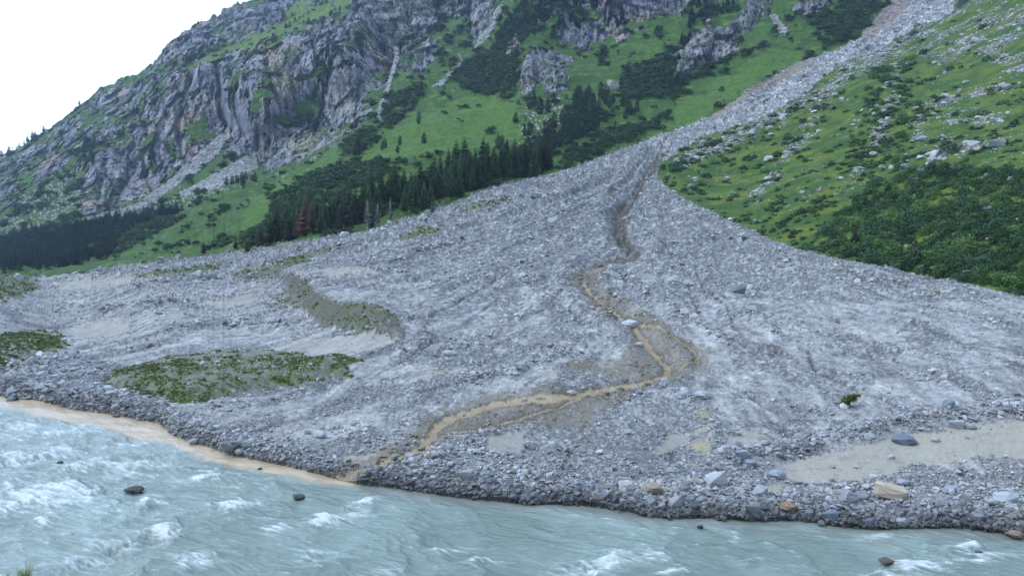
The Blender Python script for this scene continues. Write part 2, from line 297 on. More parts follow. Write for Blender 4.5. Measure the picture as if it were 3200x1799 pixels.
STAIN = [(1060, 1175), (880, 1215), (820, 1200), (1000, 1120), (1060, 1060), (1180, 1015), (1260, 990), (1430, 985), (1560, 960), (1400, 930), (1560, 900), (1590, 850), (1500, 790), (1440, 730), (1440, 690), (1500, 665), (1560, 640), (1610, 640), (1520, 680), (1500, 710), (1560, 760), (1640, 800), (1720, 850), (1790, 890), (1780, 930), (1700, 965), (1620, 990), (1500, 1040), (1480, 1080), (1340, 1075), (1220, 1090), (1130, 1110)]
stain = sst(.0, .5, pip(Ux, Vx, STAIN).astype(f4)) * gravel
stain2 = pip(Ux, Vx, [(1740, 1050), (1800, 1040), (1790, 1120), (1770, 1180), (1720, 1240), (1690, 1230), (1740, 1150)]) & gravel

# ------------------------------------------------------------------ relief
apex = np.array([CTRL[34][0], 0])
ap = pos(1645, 375, 392.); ang = np.arctan2(X_ - ap[0], ap[1] - Y_ + 1); rad = np.hypot(X_ - ap[0], ap[1] - Y_)
flow = ridged(ang * 16 + wn * .6, rad / 170, None, 3)            # levees run down the fan
flow2 = fbm(ang * 46 + wn * 1.2, rad / 60, None, 3)
k0 = np.log2(np.maximum(Y_ * 7.0 / FPX / .12, 1)); ki = np.floor(k0); kf = k0 - ki
def cells(s, seed):
    c = .12 * 2.0 ** ki * s; c2 = c * 2
    a = worley2(X_ / c, Y_ / c * .8, seed); b = worley2(X_ / c2, Y_ / c2 * .8, seed + 3)
    ha = np.sqrt(np.maximum(1 - a[0] ** 2 * 1.5, 0)); hb = np.sqrt(np.maximum(1 - b[0] ** 2 * 1.5, 0))
    s1 = c * ha * (.3 + .7 * a[2]); s2 = c2 * hb * (.3 + .7 * b[2])
    return s1 * (1 - kf) + s2 * kf, a[2] * (1 - kf) + b[2] * kf
dpeb, tone = cells(1.0, 1)
dpeb2, tone2 = cells(2.6, 7)
small = fbm(X_ / 2.2, Y_ / 2.2, None, 4)
big = fbm(X_ / 18, Y_ / 18, None, 4)
stony = np.clip(.45 + .55 * (flow - .55) * 2 + big * 1.1 + .5 * (small), 0, 1)
sbias = np.interp(V, [400, 560, 680, 760, 900, 1150, 1230], [-.55, -.4, -.12, .1, .12, .08, -.2]) + .16 * ((U > 1750) & (V > 760) & (V < 1060)) + .14 * ((U < 1050) & (V > 690) & (V < 880))
silt = sst(.03, .2, fbm(ang * 90 + wn, rad / 16, None, 4) * .75 + big * .45 + fbm(X_ / 3.2, Y_ / 6, None, 3) * .35 + sbias * .8)
stony = np.clip(stony - silt * .5, 0, 1)
RUN = [[(1913, 872), (1960, 884), (2012, 902)], [(2035, 883), (2050, 925), (2100, 950), (2140, 972), (2180, 985), (2224, 1005), (2290, 1033)], [(2301, 788), (2374, 811)], [(1060, 990), (1130, 975), (1230, 960)], [(2100, 830), (2200, 862), (2330, 900)], [(1830, 960), (1900, 1010), (1990, 1060)], [(900, 720), (1010, 700), (1120, 690)], [(1250, 700), (1150, 760), (1080, 800), (1020, 815)], [(2250, 900), (2380, 950), (2500, 985)]]
COB = [[(1130, 885), (1210, 850), (1290, 805), (1360, 775), (1420, 740)], [(1340, 905), (1420, 885), (1500, 850), (1525, 800), (1490, 745), (1450, 700)], [(1560, 690), (1640, 745), (1710, 790), (1790, 840), (1840, 890)], [(1800, 760), (1900, 800), (1960, 850)], [(2130, 690), (2300, 730), (2480, 780), (2576, 810)], [(250, 790), (400, 770), (560, 762)], [(330, 722), (500, 706), (650, 700)], [(420, 838), (560, 820), (720, 815)], [(1620, 960), (1720, 1000), (1790, 1060), (1800, 1130)], [(1010, 880), (1080, 850), (1040, 815)], [(860, 700), (1000, 660), (1150, 610)], [(1200, 960), (1300, 940), (1400, 900)]]
runm = np.zeros_like(U); cobm = np.zeros_like(U)
for pl_ in RUN:
    d_, _ = dline(U + dw * 5, V + wv * 5, pl_, 40, 2.0); runm = np.maximum(runm, np.exp(-(d_ / 5) ** 2))
for pl_ in COB:
    d_, _ = dline(U + dw * 12, V + wv * 10, pl_, 60, 1.8); cobm = np.maximum(cobm, np.exp(-(d_ / 16) ** 2) * sst(-.35, .1, wu + wv))
stony = np.clip(stony + cobm * .9 - runm * .5, 0, 1)
stony = np.where(sand | water_c, 0.04, stony)
rim = np.exp(-((S - 30) / 45) ** 2) * sst(850, 1050, U) + np.exp(-((S - 20) / 30) ** 2) * (U <= 950)
RIM2 = [(1830, 1150), (1960, 1140), (2060, 1120), (2150, 1095), (2240, 1070), (2330, 1050), (2420, 1050), (2576, 1035)]
dr2, _ = dline(U, V, RIM2, 60, 1.3); rim2 = np.exp(-(dr2 / 22) ** 2)
LROCK = [(0, 990), (0, 930), (130, 890), (230, 900), (300, 920), (245, 968), (330, 1000), (420, 1030), (400, 1062), (200, 1028)]
lrock = pip(Uw, Vw, LROCK)
stony = np.clip(stony + rim * .9 + rim2 * .8 + lrock * .8, 0, 1)
dz = np.zeros_like(X_); rr_ = np.clip(rad / 230, .04, 1) * np.where(Y_ > ap[1] - 5, .05, 1)
gf = gravel.astype(f4)
env = sst(-5, 60, S)
dz += gf * env * ((flow - .6) * np.interp(Y_, [35, 80, 200, 400], [.35, .8, 1.6, 2.6]) + rr_ * flow2 * np.interp(Y_, [35, 80, 200, 400], [.15, .4, .9, 1.4]) + big * np.interp(Y_, [35, 100, 400], [.3, .6, 1.2]))
dz += gf * env * (small * .12) - rr_ * gf * env * sst(.86, .97, ridged(ang * 55 + wn * 1.2, rad / 70, None, 2)) * np.interp(Y_, [40, 100, 400], [.07, .2, .9]) * (1 - sand)
dz += rr_ * gf * env * fbm(ang * 170 + wn, rad / 11, None, 3) * np.interp(Y_, [40, 100, 400], [.07, .2, .9]) * (1 - sand)
dz += gf * np.where(sand, .03, 1) * sst(-10, 20, S) * np.interp(Y_, [60, 120, 260, 400], [1, .7, .42, .3]) * (dpeb * .55 * (.35 + .65 * stony) + dpeb2 * .26 * stony)
dz += gf * (rim * .35 * (.6 + small) + rim2 * .45 * (.6 + small))
dz += gf * (cobm * .22 - runm * .28) * np.clip(Y_ / 60, .8, 2.5)
# creek bed with its banks
dzc = np.interp(V, [380, 480, 520, 620, 700, 900, 1200], [-1.6, -1.5, -2.2, -1.2, -.5, -.3, -.12])
hw = np.interp(V, [380, 480, 500, 610, 660, 900, 1200], [22, 20, 26, 24, 12, 16, 22])
dz += gf * dzc * np.exp(-(dc / hw) ** 2)
lev = np.interp(V, [380, 500, 620, 800, 1000], [1.2, 1.3, 1.0, .5, .1])
dz += gf * lev * np.exp(-((dc - 48) / 20) ** 2)
# the eroded scarp and the raised mounds
SC = [(735, 716), (752, 728), (800, 768), (858, 798), (935, 808), (1000, 834), (1040, 838)]
dsc, ssc = dline(U + wu * 8, V, SC, 150, 1.0)
side = -ssc                                                       # + above right
dz += gf * np.where(side > 0, 2.2 * np.exp(-(dsc / 70) ** 2), 2.2 * np.clip(1 - dsc / 34, 0, 1)) * (dsc < 149) * sst(1045, 930, U)
def inner(poly, r):
    d, _ = dline(U, V, poly + [poly[0]], 200, 1.8); return np.where(pip(U, V, poly), sst(0, r, d), 0)
dz += .95 * inner(PATCH[0], 46) + .5 * inner(PATCH[1], 50) + .6 * inner(PATCH[3], 40) + .25 * inner(LROCK, 40)
CUT = [(245, 975), (330, 990), (400, 1005), (450, 1022)]
# slope and cliffs
gr = (~gravel & ~rockm)
far = np.clip(Y_ / 500, .15, 2.5)
sl = fbm(X_ / 90 + Z_ / 200, Y_ / 90, None, 4)
mound = worley2(X_ / (1.8 + Y_ * .006), Y_ / (1.8 + Y_ * .006), 5)
gl = gr.astype(f4) * sst(-20, 40, S)
disp = gl * (sl * 9 * far + fbm(X_ / 14, Y_ / 14, Z_ / 14, 4) * 1.6 * far + fbm(X_ / 2.5, Y_ / 2.5, Z_ / 2.5, 3) * .35)
rm = rockm
ry, rz = Y_[rm], Z_[rm]; rx = np.arctan2(X_[rm], ry) * 900
wx_ = fbm(rx / 50, ry / 50, rz / 50, 3) * 14
fa, ca, _ = worley3f((rx + wx_ * .6 + rz * .1) / 52, (ry + wx_) / 70, (rz + wx_) / 80, 1)
fb, cb, _ = worley3f((rx + wx_ * .3 + rz * .1) / 20, (ry + wx_ * .3) / 34, rz / 34, 2)
fc, cc, _ = worley3f((rx + wx_ * .15 + rz * .08) / 7.5, ry / 14, rz / 13, 3)
crack = ridged((rx + rz * .06 + wx_ * .5) / 34, ry / 130, rz / 95, 4)
fine = ridged((rx + rz * .06 + wx_ * .15) / 8, ry / 40, rz / 26, 3)
lump = fbm(rx / 24, ry / 24, rz / 30, 4)
fd_, cd_, _ = worley3f((rx + rz * .08) / 3.4, ry / 8, rz / 5, 4)
ur_, vr_ = U[rm] + wx_ * .5, V[rm]
cleft = np.zeros_like(ry)
for pl_, k_ in (([(545, 165), (552, 230), (560, 290), (580, 320)], 1.3), ([(595, 195), (590, 260), (603, 305)], .9), ([(350, 275), (340, 300), (332, 321)], .8), ([(300, 475), (350, 400), (380, 360), (402, 330)], .8), ([(1005, 110), (990, 150), (975, 200)], .8), ([(668, 150), (688, 220), (706, 262)], .7), ([(830, 175), (815, 240), (800, 305)], .8), ([(648, 370), (652, 300), (625, 230)], .7),
  ([(382, 475), (366, 430), (360, 395)], 1.0), ([(470, 405), (450, 350), (446, 300), (470, 240), (480, 190)], .8), ([(735, 205), (746, 260), (756, 295)], .6), ([(906, 175), (902, 240), (895, 300)], .5), ([(930, 25), (958, 100), (985, 160)], .8), ([(690, 304), (760, 312), (898, 312)], .7), ([(1100, 5), (1112, 35), (1120, 50)], .7), ([(1180, 10), (1175, 70), (1188, 100)], .6), ([(420, 290), (400, 330), (405, 400)], .6), ([(270, 380), (255, 440), (250, 520)], .6), ([(340, 350), (330, 420), (300, 470)], .6), ([(870, 60), (880, 130), (885, 170)], .5), ([(1350, 185), (1356, 215)], .9), ([(1390, 70), (1394, 120)], .6), ([(1455, 50), (1460, 130)], .5)):
    d_, _ = dline(ur_, vr_, pl_, 40, .6); cleft = np.maximum(cleft, k_ * np.exp(-(d_ / 7) ** 2))
rd = -cleft * 15 + fa * 11 + fb * 8 + fc * 5.5 + fd_ * 2.6 - sst(.66, .95, crack) * 10 + (fine - .6) * 2.2 + wx_ * .4 + lump * 8
disp[rm] = rd * np.clip(ry / 800, .5, 1.2)
scd = screem.astype(f4)
disp += scd * (dpeb * 1.6)
disp = disp * sst(-10, 50, S)
Hd = np.stack([-X_, -Y_, .12 * Y_], -1); Hd /= np.linalg.norm(Hd, axis=2, keepdims=True)
Dd = np.where((rockm | (Y_ > 640))[..., None], Hd, N0)
P = P + Dd * disp[..., None]
P[..., 2] += dz
N1 = normals(P)
if N1[300, NU // 2, 2] < 0: N1 = -N1

# ------------------------------------------------------------------ surface colours (albedo)
def lin(r, g, b): return np.array([((c / 255) / 12.92 if c / 255 <= .04045 else ((c / 255 + .055) / 1.055) ** 2.4) for c in (r, g, b)], f4)
C = np.zeros(P.shape, f4)
gn = fbm(X_ / 25, Y_ / 25, Z_ / 25, 4); gn2 = lodn(.012, 21)
tus = lodn(.006, 31)
C[:] = lin(60, 90, 40)
C = mixc(C, lin(48, 76, 38), .5 + gn * 1.6)
C = mixc(C, lin(86, 120, 42), sst(.05, .4, gn2 + gn * .4) * .8)
# pale meadow slopes, mossier right slope
meadow = pips(Ux, Vx, [(560, 640), (640, 490), (780, 410), (850, 370), (860, 420), (760, 450), (690, 490), (660, 560)], [(900, 420), (960, 320), (1150, 250), (1280, 240), (1330, 330), (1250, 370), (1000, 410)], [(1620, 340), (1760, 230), (1950, 120), (2050, 130), (1900, 215), (1800, 275), (1680, 325)], [(1600, 130), (1700, 45), (1720, 90), (1640, 140)])
C = mixc(C, lin(84, 112, 52), band * .8)
C = mixc(C, lin(74, 108, 44), meadow * (.65 + tus * .5))
yel = fbm(X_ / 12 + 7, Y_ / 12, None, 3)
rs = (~gravel) & (V > -100) & (U > np.interp(V, [-100, 0, 66, 160, 260, 400], [2470, 2400, 2300, 2110, 1980, 1650]))
C *= np.clip(1 + tus * .55, .4, 1.6)[..., None]
C = mixc(C, lin(96, 114, 44), rs * sst(-.15, .35, yel) * .7)
C = mixc(C, lin(52, 84, 36), rs * sst(.0, .35, -yel) * .6)
# dwarf pine thickets: dark low mats
shr = fbm(X_ / 22, Y_ / 40, Z_ / 22, 4); shf = fbm(X_ / 5, Y_ / 8, Z_ / 5, 3)
dens = np.full(U.shape, -.12, f4)
DARK = [[(681, 490), (721, 464), (771, 444), (813, 422), (888, 405), (963, 415), (1000, 420), (938, 457), (860, 500), (763, 510), (718, 560), (660, 600), (600, 615), (688, 532)], [(1127, 190), (1260, 100), (1330, 0), (1410, 0), (1390, 60), (1320, 90), (1300, 180), (1290, 235), (1200, 240)], [(1560, 190), (1690, 120), (1700, 190), (1760, 180), (1840, 140), (1700, 235), (1560, 255)], [(2028, 80), (2090, 20), (2130, 0), (2245, 0), (2180, 60), (2150, 100), (2070, 122)], [(1440, 380), (1560, 330), (1700, 270), (1640, 330), (1540, 375), (1430, 420), (1400, 435)], [(300, 600), (400, 560), (460, 560), (380, 600), (280, 645)], [(930, 300), (1060, 210), (1100, 215), (1000, 290)], [(860, 360), (930, 320), (1000, 290), (960, 340), (880, 400)]]
dens += pips(Ux, Vx, *DARK) * .46
dens -= meadow * .22 + band * .3
dens += ((Y_ > 900) & (U < 620)) * .04 - .3 * sst(1000, 1200, Y_)
shrub = gr * ~screem * sst(.12, .2, shr * .55 + shf * .45 + dens * .6)
shrub = np.where(rs, 0, shrub)
C = mixc(C, lin(36, 64, 38) , shrub * .9)
hum = shrub * (1.2 + shf * 1.5) * np.clip(Y_ / 450, .3, 2)
P += N0 * (hum * sst(0, 50, S))[..., None]
# loose stones on grass
st = worley2(X_ / (.5 + Y_ * .004), (Y_ * .4 + Z_) / (.5 + Y_ * .003), 9)
stones_d = fbm(X_ / 30 + 3, Y_ / 30 + 9, Z_ / 30, 3)
field = pips(Ux, Vx, [(230, 560), (420, 480), (560, 440), (640, 440), (560, 490), (430, 560), (340, 600)], [(0, 560), (80, 480), (200, 430), (210, 520), (120, 560), (0, 600)], [(1330, 290), (1420, 250), (1440, 270), (1350, 370), (1290, 380)], [(1500, 330), (1560, 310), (1590, 340), (1500, 370)])
sp = gr & field & (st[0] < .3 + stones_d * .25) & (st[2] > .5)
C = mixc(C, lin(158, 162, 168), sp * .8)
C *= np.array([1.06, .98, .92], f4)
# rock
if rm.any():
    tb = (cb * .35 + cc * .35 + cd_ * .3)
    rc = np.ones((rm.sum(), 3), f4) * lin(136, 133, 140)
    rc = mixc(rc, lin(112, 112, 120), sst(.4, .9, tb))
    streak = fbm((rx + rz * .05 + wx_ * .1) / 4.5, ry / 70, rz / 30, 3)
    rc = mixc(rc, lin(66, 70, 78), sst(.05, .35, streak) * .7)
    rc = mixc(rc, lin(44, 48, 54), sst(.8, .97, crack) * .8)
    rc = mixc(rc, lin(172, 168, 160), sst(.12, .35, -streak) * .6 + (cb > .86) * .35)
    och = fbm(rx / 60 + 4, ry / 60, rz / 70, 3)
    rc = mixc(rc, lin(176, 156, 124), sst(.12, .4, och) * .6)
    ur, vr = U[rm], V[rm]
    for (a, b, ra, rb, cl_, k) in ((485, 335, 22, 45, (158, 112, 88), .8), (475, 280, 18, 30, (165, 150, 140), .6), (370, 470, 25, 25, (165, 150, 130), .6), (690, 145, 25, 35, (175, 160, 130), .7), (760, 360, 40, 30, (175, 160, 135), .6), (865, 250, 20, 40, (180, 170, 150), .5), (1310, 205, 16, 20, (190, 180, 160), .7), (1550, 85, 25, 20, (170, 150, 125), .6), (890, 300, 40, 40, (165, 165, 165), .4)):
        rc = mixc(rc, lin(*cl_), k * np.exp(-((ur - a + wx_) / ra) ** 2 - ((vr - b) / rb) ** 2))
    rc = mixc(rc, lin(118, 118, 122), .0 * tb)
    nz_ = N1[rm][:, 2]
    veg = sst(.34, .56, nz_ + fbm(rx / 12, ry / 12, rz / 12, 3) * .35) * sst(.0, .28, fbm(rx / 50 + 9, ry / 50, rz / 50, 3) + .05)
    rc = mixc(rc, lin(56, 86, 46), veg * .92)
    C[rm] = rc * np.where(veg[:, None] > .4, 1, np.array([[.93, .97, 1.04]]))
C = mixc(C, lin(166, 166, 170), (scd * np.clip(.75 + fmic * 1.6 + wn * .5, 0, 1)))
C[screem] *= (.7 + .5 * tone[screem])[:, None]
# gravel
g = np.ones(P.shape, f4) * lin(138, 139, 141)
g = mixc(g, lin(122, 124, 128), sst(.3, .8, tone2 * .5 + flow2 * .5 + .2))
g = mixc(g, lin(182, 180, 176), sst(.05, .45, big - flow2 * .5) * .5 * (1 - stony))
mic = fbm(ang * 420 + wn, rad / 3.2, None, 3)
mid_ = fbm(ang * 170 + wn, rad / 11, None, 4); chn = ridged(ang * 55 + wn * 1.2, rad / 70, None, 2); chan = sst(.86, .97, chn) * (1 - sand)
flk = lodn(.0042, 19, 2, .6); g = mixc(g, lin(104, 106, 108), stony * .6)  # stony ground darkened: shade between the stones put into the colour
g = mixc(g, lin(158, 158, 158), silt * (.6 + small * .6 + mic * .9))
g = mixc(g, lin(92, 92, 90), runm * .7)
g = mixc(g, lin(66, 68, 72), sst(.1, .26, flk + fmic * .3) * (.62 - .3 * silt) * (1 - .7 * sand))
g = mixc(g, lin(186, 186, 186), sst(.12, .28, -flk + fmic * .2) * .45 * (1 - silt) * (1 - sand))
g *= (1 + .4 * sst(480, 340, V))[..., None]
g *= np.clip(1 + mic * .4 + mid_ * .55 + fmic * .8 - chan * .3, .3, 1.8)[..., None]
g *= (1 - (1 - silt * .72) * (.62 - .85 * tone) * .75 + .14 * small)[..., None]
g = mixc(g, lin(96, 98, 104), sst(.12, .4, flow2 * .6 - big * .5 - small * .3) * .5 * (1 - silt))
wet = np.exp(-np.maximum(S - 6, 0) / 26) * sst(-60, 0, -np.abs(S) * 0 + 60) * np.where(U < 900, .8, 1)
rip = ridged(X_ / 2.6 + small, Y_ / 1.3, None, 3)
g = mixc(g, mixc(np.broadcast_to(lin(158, 153, 143), g.shape), lin(116, 116, 114), sst(.72, .95, rip) * .6 + sst(.1, .5, small) * .4 + np.clip(fmic, 0, 1) * .5), sand * np.where(U > 1900, .9, .6))
SC2 = np.where(sand, 1, 0)
near_tan = sst(950, 1150, V) * .35 * sst(-.1, .5, big + small * .3)
g = mixc(g, lin(158, 152, 138), near_tan * (1 - stony))
g = mixc(g, lin(118, 110, 94), stain * np.clip(.55 + .5 * small + fmic * 1.2, 0, 1))
g = mixc(g, lin(78, 72, 62), np.exp(-((np.minimum(dc, np.minimum(db1, db2) * 1.6) - cw) / 7) ** 2) * sst(640, 720, V) * .65)
g = mixc(g, lin(156, 146, 124), stain2 * sst(-.2, .3, small))
g = mixc(g, lin(72, 64, 52), np.exp(-(dc / np.interp(V, [380, 480, 492, 505, 600, 625, 660], [9, 11, 5, 21, 21, 12, 9])) ** 4) * sst(690, 640, V) * np.clip(.85 + fmic, 0, 1))
g = mixc(g, lin(152, 133, 104), water_c * sst(640, 760, V) * .95)
g = mixc(g, lin(70, 72, 76), wet * np.where(U < 880, .3, .55) * (1 - sand * .6))  # wet shore tone, also painting shade into the gaps between rim stones
g *= np.array([1.05, 1.07, 1.07], f4)
g = mixc(g, lin(128, 118, 100), earth * .0 + (earth & (U < 2120)) * .75)
g = mixc(g, lin(136, 116, 106), (earth & (U >= 2120)) * .7)
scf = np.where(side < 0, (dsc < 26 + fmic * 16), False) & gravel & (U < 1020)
g = mixc(g, lin(84, 82, 74), scf * np.clip(.75 + fmic, 0, 1))  # dirt of the scarp face, with its shade painted into the colour
p5 = pip(Uw, Vw, [(600, 690), (1060, 690), (1060, 860), (600, 860)])
pg = patch * (1 - .55 * p5) * sst(-.12, .22, small * .8 + big * .7 + .05 + fbm(X_ / .8, Y_ / .8, None, 3) * .5)
g = mixc(g, np.where(p5[..., None], lin(86, 86, 74), lin(98, 102, 80)).astype(f4), patch * .65)
g = mixc(g, lin(84, 102, 48), pg * np.clip(.9 + fmic * 1.0, 0, 1))
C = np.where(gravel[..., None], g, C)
C = np.clip(C, .004, .8)
rough = np.where(gravel & water_c, .25, np.where(gravel, np.clip(.95 - wet * .5, .4, 1), 1)).astype(f4)

# ------------------------------------------------------------------ mesh helpers
def grid_mesh(name, P, faces_mask=None, attrs=None, colr=None, mat=None, smooth=True):
    nv, nu = P.shape[:2]
    idx = np.arange(nv * nu).reshape(nv, nu)
    q = np.stack([idx[:-1, :-1], idx[:-1, 1:], idx[1:, 1:], idx[1:, :-1]], -1)
    q = q[faces_mask] if faces_mask is not None else q.reshape(-1, 4)
    used, inv = np.unique(q, return_inverse=True); q = inv.reshape(-1, 4)
    me = bpy.data.meshes.new(name); n = len(used); m = len(q)
    me.vertices.add(n); me.vertices.foreach_set('co', P.reshape(-1, 3)[used].astype(f4).ravel())
    me.loops.add(m * 4); me.loops.foreach_set('vertex_index', q.astype(np.int32).ravel())
    me.polygons.add(m); me.polygons.foreach_set('loop_start', np.arange(0, m * 4, 4, dtype=np.int32)); me.polygons.foreach_set('loop_total', np.full(m, 4, np.int32))
    me.update(calc_edges=True)
    if smooth: me.shade_smooth()
    else: me.shade_flat()
    if colr is not None:
        a = me.attributes.new('tint', 'FLOAT_COLOR', 'POINT'); c4 = np.ones((n, 4), f4); c4[:, :3] = colr.reshape(-1, 3)[used]; a.data.foreach_set('color', c4.ravel())
    for k, v in (attrs or {}).items():
        a = me.attributes.new(k, 'FLOAT', 'POINT'); a.data.foreach_set('value', v.ravel()[used].astype(f4))
    o = bpy.data.objects.new(name, me); col.objects.link(o)
    if mat: me.materials.append(mat)
    return o
def node_mat(name):
    m = bpy.data.materials.new(name); m.use_nodes = True; n = m.node_tree
    return m, n, n.nodes['Principled BSDF']
def ground_mat(name, scale, bump, fine=.25):
    m, n, b = node_mat(name)
    a = n.nodes.new('ShaderNodeAttribute'); a.attribute_name = 'tint'
    r = n.nodes.new('ShaderNodeAttribute'); r.attribute_name = 'wetness'
    g_ = n.nodes.new('ShaderNodeNewGeometry'); t_ = n.nodes.new('ShaderNodeTexNoise'); t_.inputs['Scale'].default_value = scale; t_.inputs['Detail'].default_value = 5; t_.inputs['Roughness'].default_value = .65
    n.links.new(g_.outputs['Position'], t_.inputs['Vector'])
    mr = n.nodes.new('ShaderNodeMapRange'); mr.inputs[1].default_value = .3; mr.inputs[2].default_value = .7; mr.inputs[3].default_value = 1 - fine; mr.inputs[4].default_value = 1 + fine
    n.links.new(t_.outputs['Fac'], mr.inputs[0])
    vm = n.nodes.new('ShaderNodeVectorMath'); vm.operation = 'SCALE'
    n.links.new(a.outputs['Color'], vm.inputs[0]); n.links.new(mr.outputs[0], vm.inputs['Scale']); n.links.new(vm.outputs[0], b.inputs['Base Color'])
    n.links.new(r.outputs['Fac'], b.inputs['Roughness'])
    b.inputs['Specular IOR Level'].default_value = .25
    bp = n.nodes.new('ShaderNodeBump'); bp.inputs['Strength'].default_value = .6; bp.inputs['Distance'].default_value = bump
    n.links.new(t_.outputs['Fac'], bp.inputs['Height']); n.links.new(bp.outputs[0], b.inputs['Normal'])
    return m
def structure(o): o['kind'] = 'structure'; return o
def tag(o, label, cat, group=None, kind=None):
    o['label'] = label; o['category'] = cat
    if group: o['group'] = group
    if kind: o['kind'] = kind
    return o

# back of the mountain, so that the ridge has thickness
rows = 10
ext = []
last = P[-1]
for i in range(1, rows + 1):
    e = last.copy(); e[:, 1] += i * 60 + 0 * e[:, 1]; e[:, 0] += -i * 10 
    e[:, 2] += -i * 22 + fbm(e[:, 0] / 40, e[:, 1] / 40, None, 3) * 6; ext.append(e)
PE = np.concatenate([P, np.stack(ext)], 0)
def exta(a, v=None): return np.concatenate([a, np.repeat(a[-1:], rows, 0)], 0)
CE = exta(C); RE = exta(rough); gE = exta(gravel); kE = exta(rockm)
fg = gE[:-1, :-1]; fk = kE[:-1, :-1] & ~fg
M_gravel = ground_mat('gravel_and_silt', 9, .03, .18)
M_slope = ground_mat('alpine_grass', 1.2, .12, .35)
M_rock = ground_mat('schist_rock', .5, .5, .25)
structure(grid_mesh('gravel_ground', PE, fg, {'wetness': RE}, CE, M_gravel))
structure(grid_mesh('grassy_hillside', PE, ~fg & ~fk, {'wetness': RE}, CE, M_slope))
structure(grid_mesh('rocky_mountainside', PE, fk, {'wetness': RE}, CE, M_rock, smooth=False))

# ------------------------------------------------------------------ river
wus = np.concatenate([np.arange(-1300, -120, 12), np.arange(-120, 2700, 2.6), np.arange(2702, 3760, 12)]).astype(f4); WN = 300
tt = np.linspace(0, 1, WN, dtype=f4)[:, None]
wt = np.interp(wus, bank_u, bank_v) - 14; WV = wt[None] + (1640 - wt[None]) * tt; WU = np.broadcast_to(wus[None], WV.shape).copy()
wy = plane_y(WV, 0.); WP = pos(WU, WV, wy).astype(f4)
fd = np.array([-.92, .39]); fd /= np.linalg.norm(fd)
A_ = WP[..., 0] * fd[0] + WP[..., 1] * fd[1]; B_ = -WP[..., 0] * fd[1] + WP[..., 1] * fd[0]
wp1 = fbm(A_ / 5, B_ / 4, None, 3); wp2 = fbm(A_ / 5 + 9, B_ / 4 + 7, None, 3)
h1 = ridged(A_ / 5.5 + wp1 * .7, B_ / 3.4 + wp2 * .8, None, 2)
h2 = ridged(A_ / 1.9 + wp1 * 1.3, B_ / .95 + wp2 * 1.2, None, 3)
h3 = fbm(A_ / 1.0 + wp1 * 2, B_ / .24 + wp2 * 2, None, 4); h4 = fbm(A_ / .32 + wp1 * 3, B_ / .10 + wp2 * 3, None, 3)
# white water where the bed is rough
foamz = np.zeros_like(WU)
for (a, b, ra, rb, k) in ((60, 1150, 130, 22, .8), (90, 1250, 170, 32, 1.1), (-80, 1280, 120, 30, 1), (240, 1170, 90, 13, .9), (350, 1172, 90, 18, 1.0), (300, 1205, 60, 12, .6), (390, 1262, 60, 16, .7), (105, 1316, 18, 13, 1.1), (415, 1343, 38, 20, 1.2), (300, 1368, 70, 14, .8), (220, 1405, 60, 10, .7), (500, 1405, 60, 20, 1.1), (600, 1268, 60, 12, .9), (690, 1332, 40, 14, .8), (820, 1310, 52, 13, 1.2), (920, 1262, 40, 9, 1), (905, 1295, 50, 7, .8), (1130, 1378, 60, 14, .8), (1210, 1412, 70, 12, .8), (780, 1390, 60, 12, .8), (1510, 1418, 120, 20, 1.2), (2200, 1352, 50, 9, .8), (2430, 1378, 60, 9, .9), (2480, 1405, 80, 12, .9), (2290, 1432, 110, 20, .9), (1845, 1352, 16, 14, .9), (1900, 1412, 40, 9, .7), (350, 1112, 70, 8, .7), (150, 1090, 120, 12, .5), (960, 1440, 80, 14, .6), (1700, 1440, 60, 10, .7), (500, 1200, 70, 10, .8), (460, 1130, 50, 6, .6), (40, 1075, 60, 12, .8)):
    foamz = np.maximum(foamz, k * np.exp(-((WU - a) / ra) ** 2 - ((WV - b + (WU - a) * .12) / rb) ** 2))
lf = np.interp(WU, [0, 500, 1000, 2576], [.30, .22, .06, .14]) + wp1 * .25
turb = .55 + .9 * foamz + lf
sh = np.clip((WV - np.interp(WU, bank_u, bank_v)) / 60, 0, 1)
sh2 = .25 + .75 * sh
WZ = ((h1 - .6) * .36 + (h2 - .6) * .12 + h3 * .07 + h4 * .018) * turb * sh2 + foamz * .08 * sh
fx = foamz * 1.05 + lf + (h2 - .62) * 1.0 + (h1 - .6) * .45 + h3 * 1.1 + h4 * .7
foam = sst(.45, 1.5, fx) * sst(.05, .5, sh)
lace = ridged(A_ / 1.3 + wp1 * 3, B_ / .34 + wp2 * 3, None, 4)
foam = np.clip(foam * (.25 + .85 * lace + .9 * h4) + .5 * sst(.1, .9, foamz + lf + .15) * sst(.5, .95, lace), 0, 1)
WP[..., 2] += WZ
WP[..., 0] += h3 * .05
wc = np.ones(WP.shape, f4) * np.array([.160, .218, .198], f4)
wc = mixc(wc, (.21, .29, .27), sst(-.2, .5, wp1 + h3 * .5))
wc = mixc(wc, (.20, .24, .20), sst(.15, .5, wp2) * .5)
PL = [(-300, 985), (0, 1022), (100, 1040), (200, 1068), (330, 1096), (430, 1112), (480, 1140), (560, 1163), (650, 1186), (760, 1203), (880, 1221)]
dpl = WV + wp1 * 9 + h3 * 6 - np.interp(WU, [p[0] for p in PL], [p[1] for p in PL])
plume = sst(10, -8, dpl) * (WU < 905)
wc = mixc(wc, (.50, .40, .275), plume * .97)
wc = mixc(wc, (.33, .26, .17), plume * sst(.0, .35, h3 + .4 * wp1) * .6)
shal = sst(40, 0, WV - np.interp(WU, bank_u, bank_v)) * (WU > 905)
wc = mixc(wc, (.24, .25, .23), shal * .7)
foam = foam * (1 - plume * .75)
m, n, b = node_mat('milky_river_water')
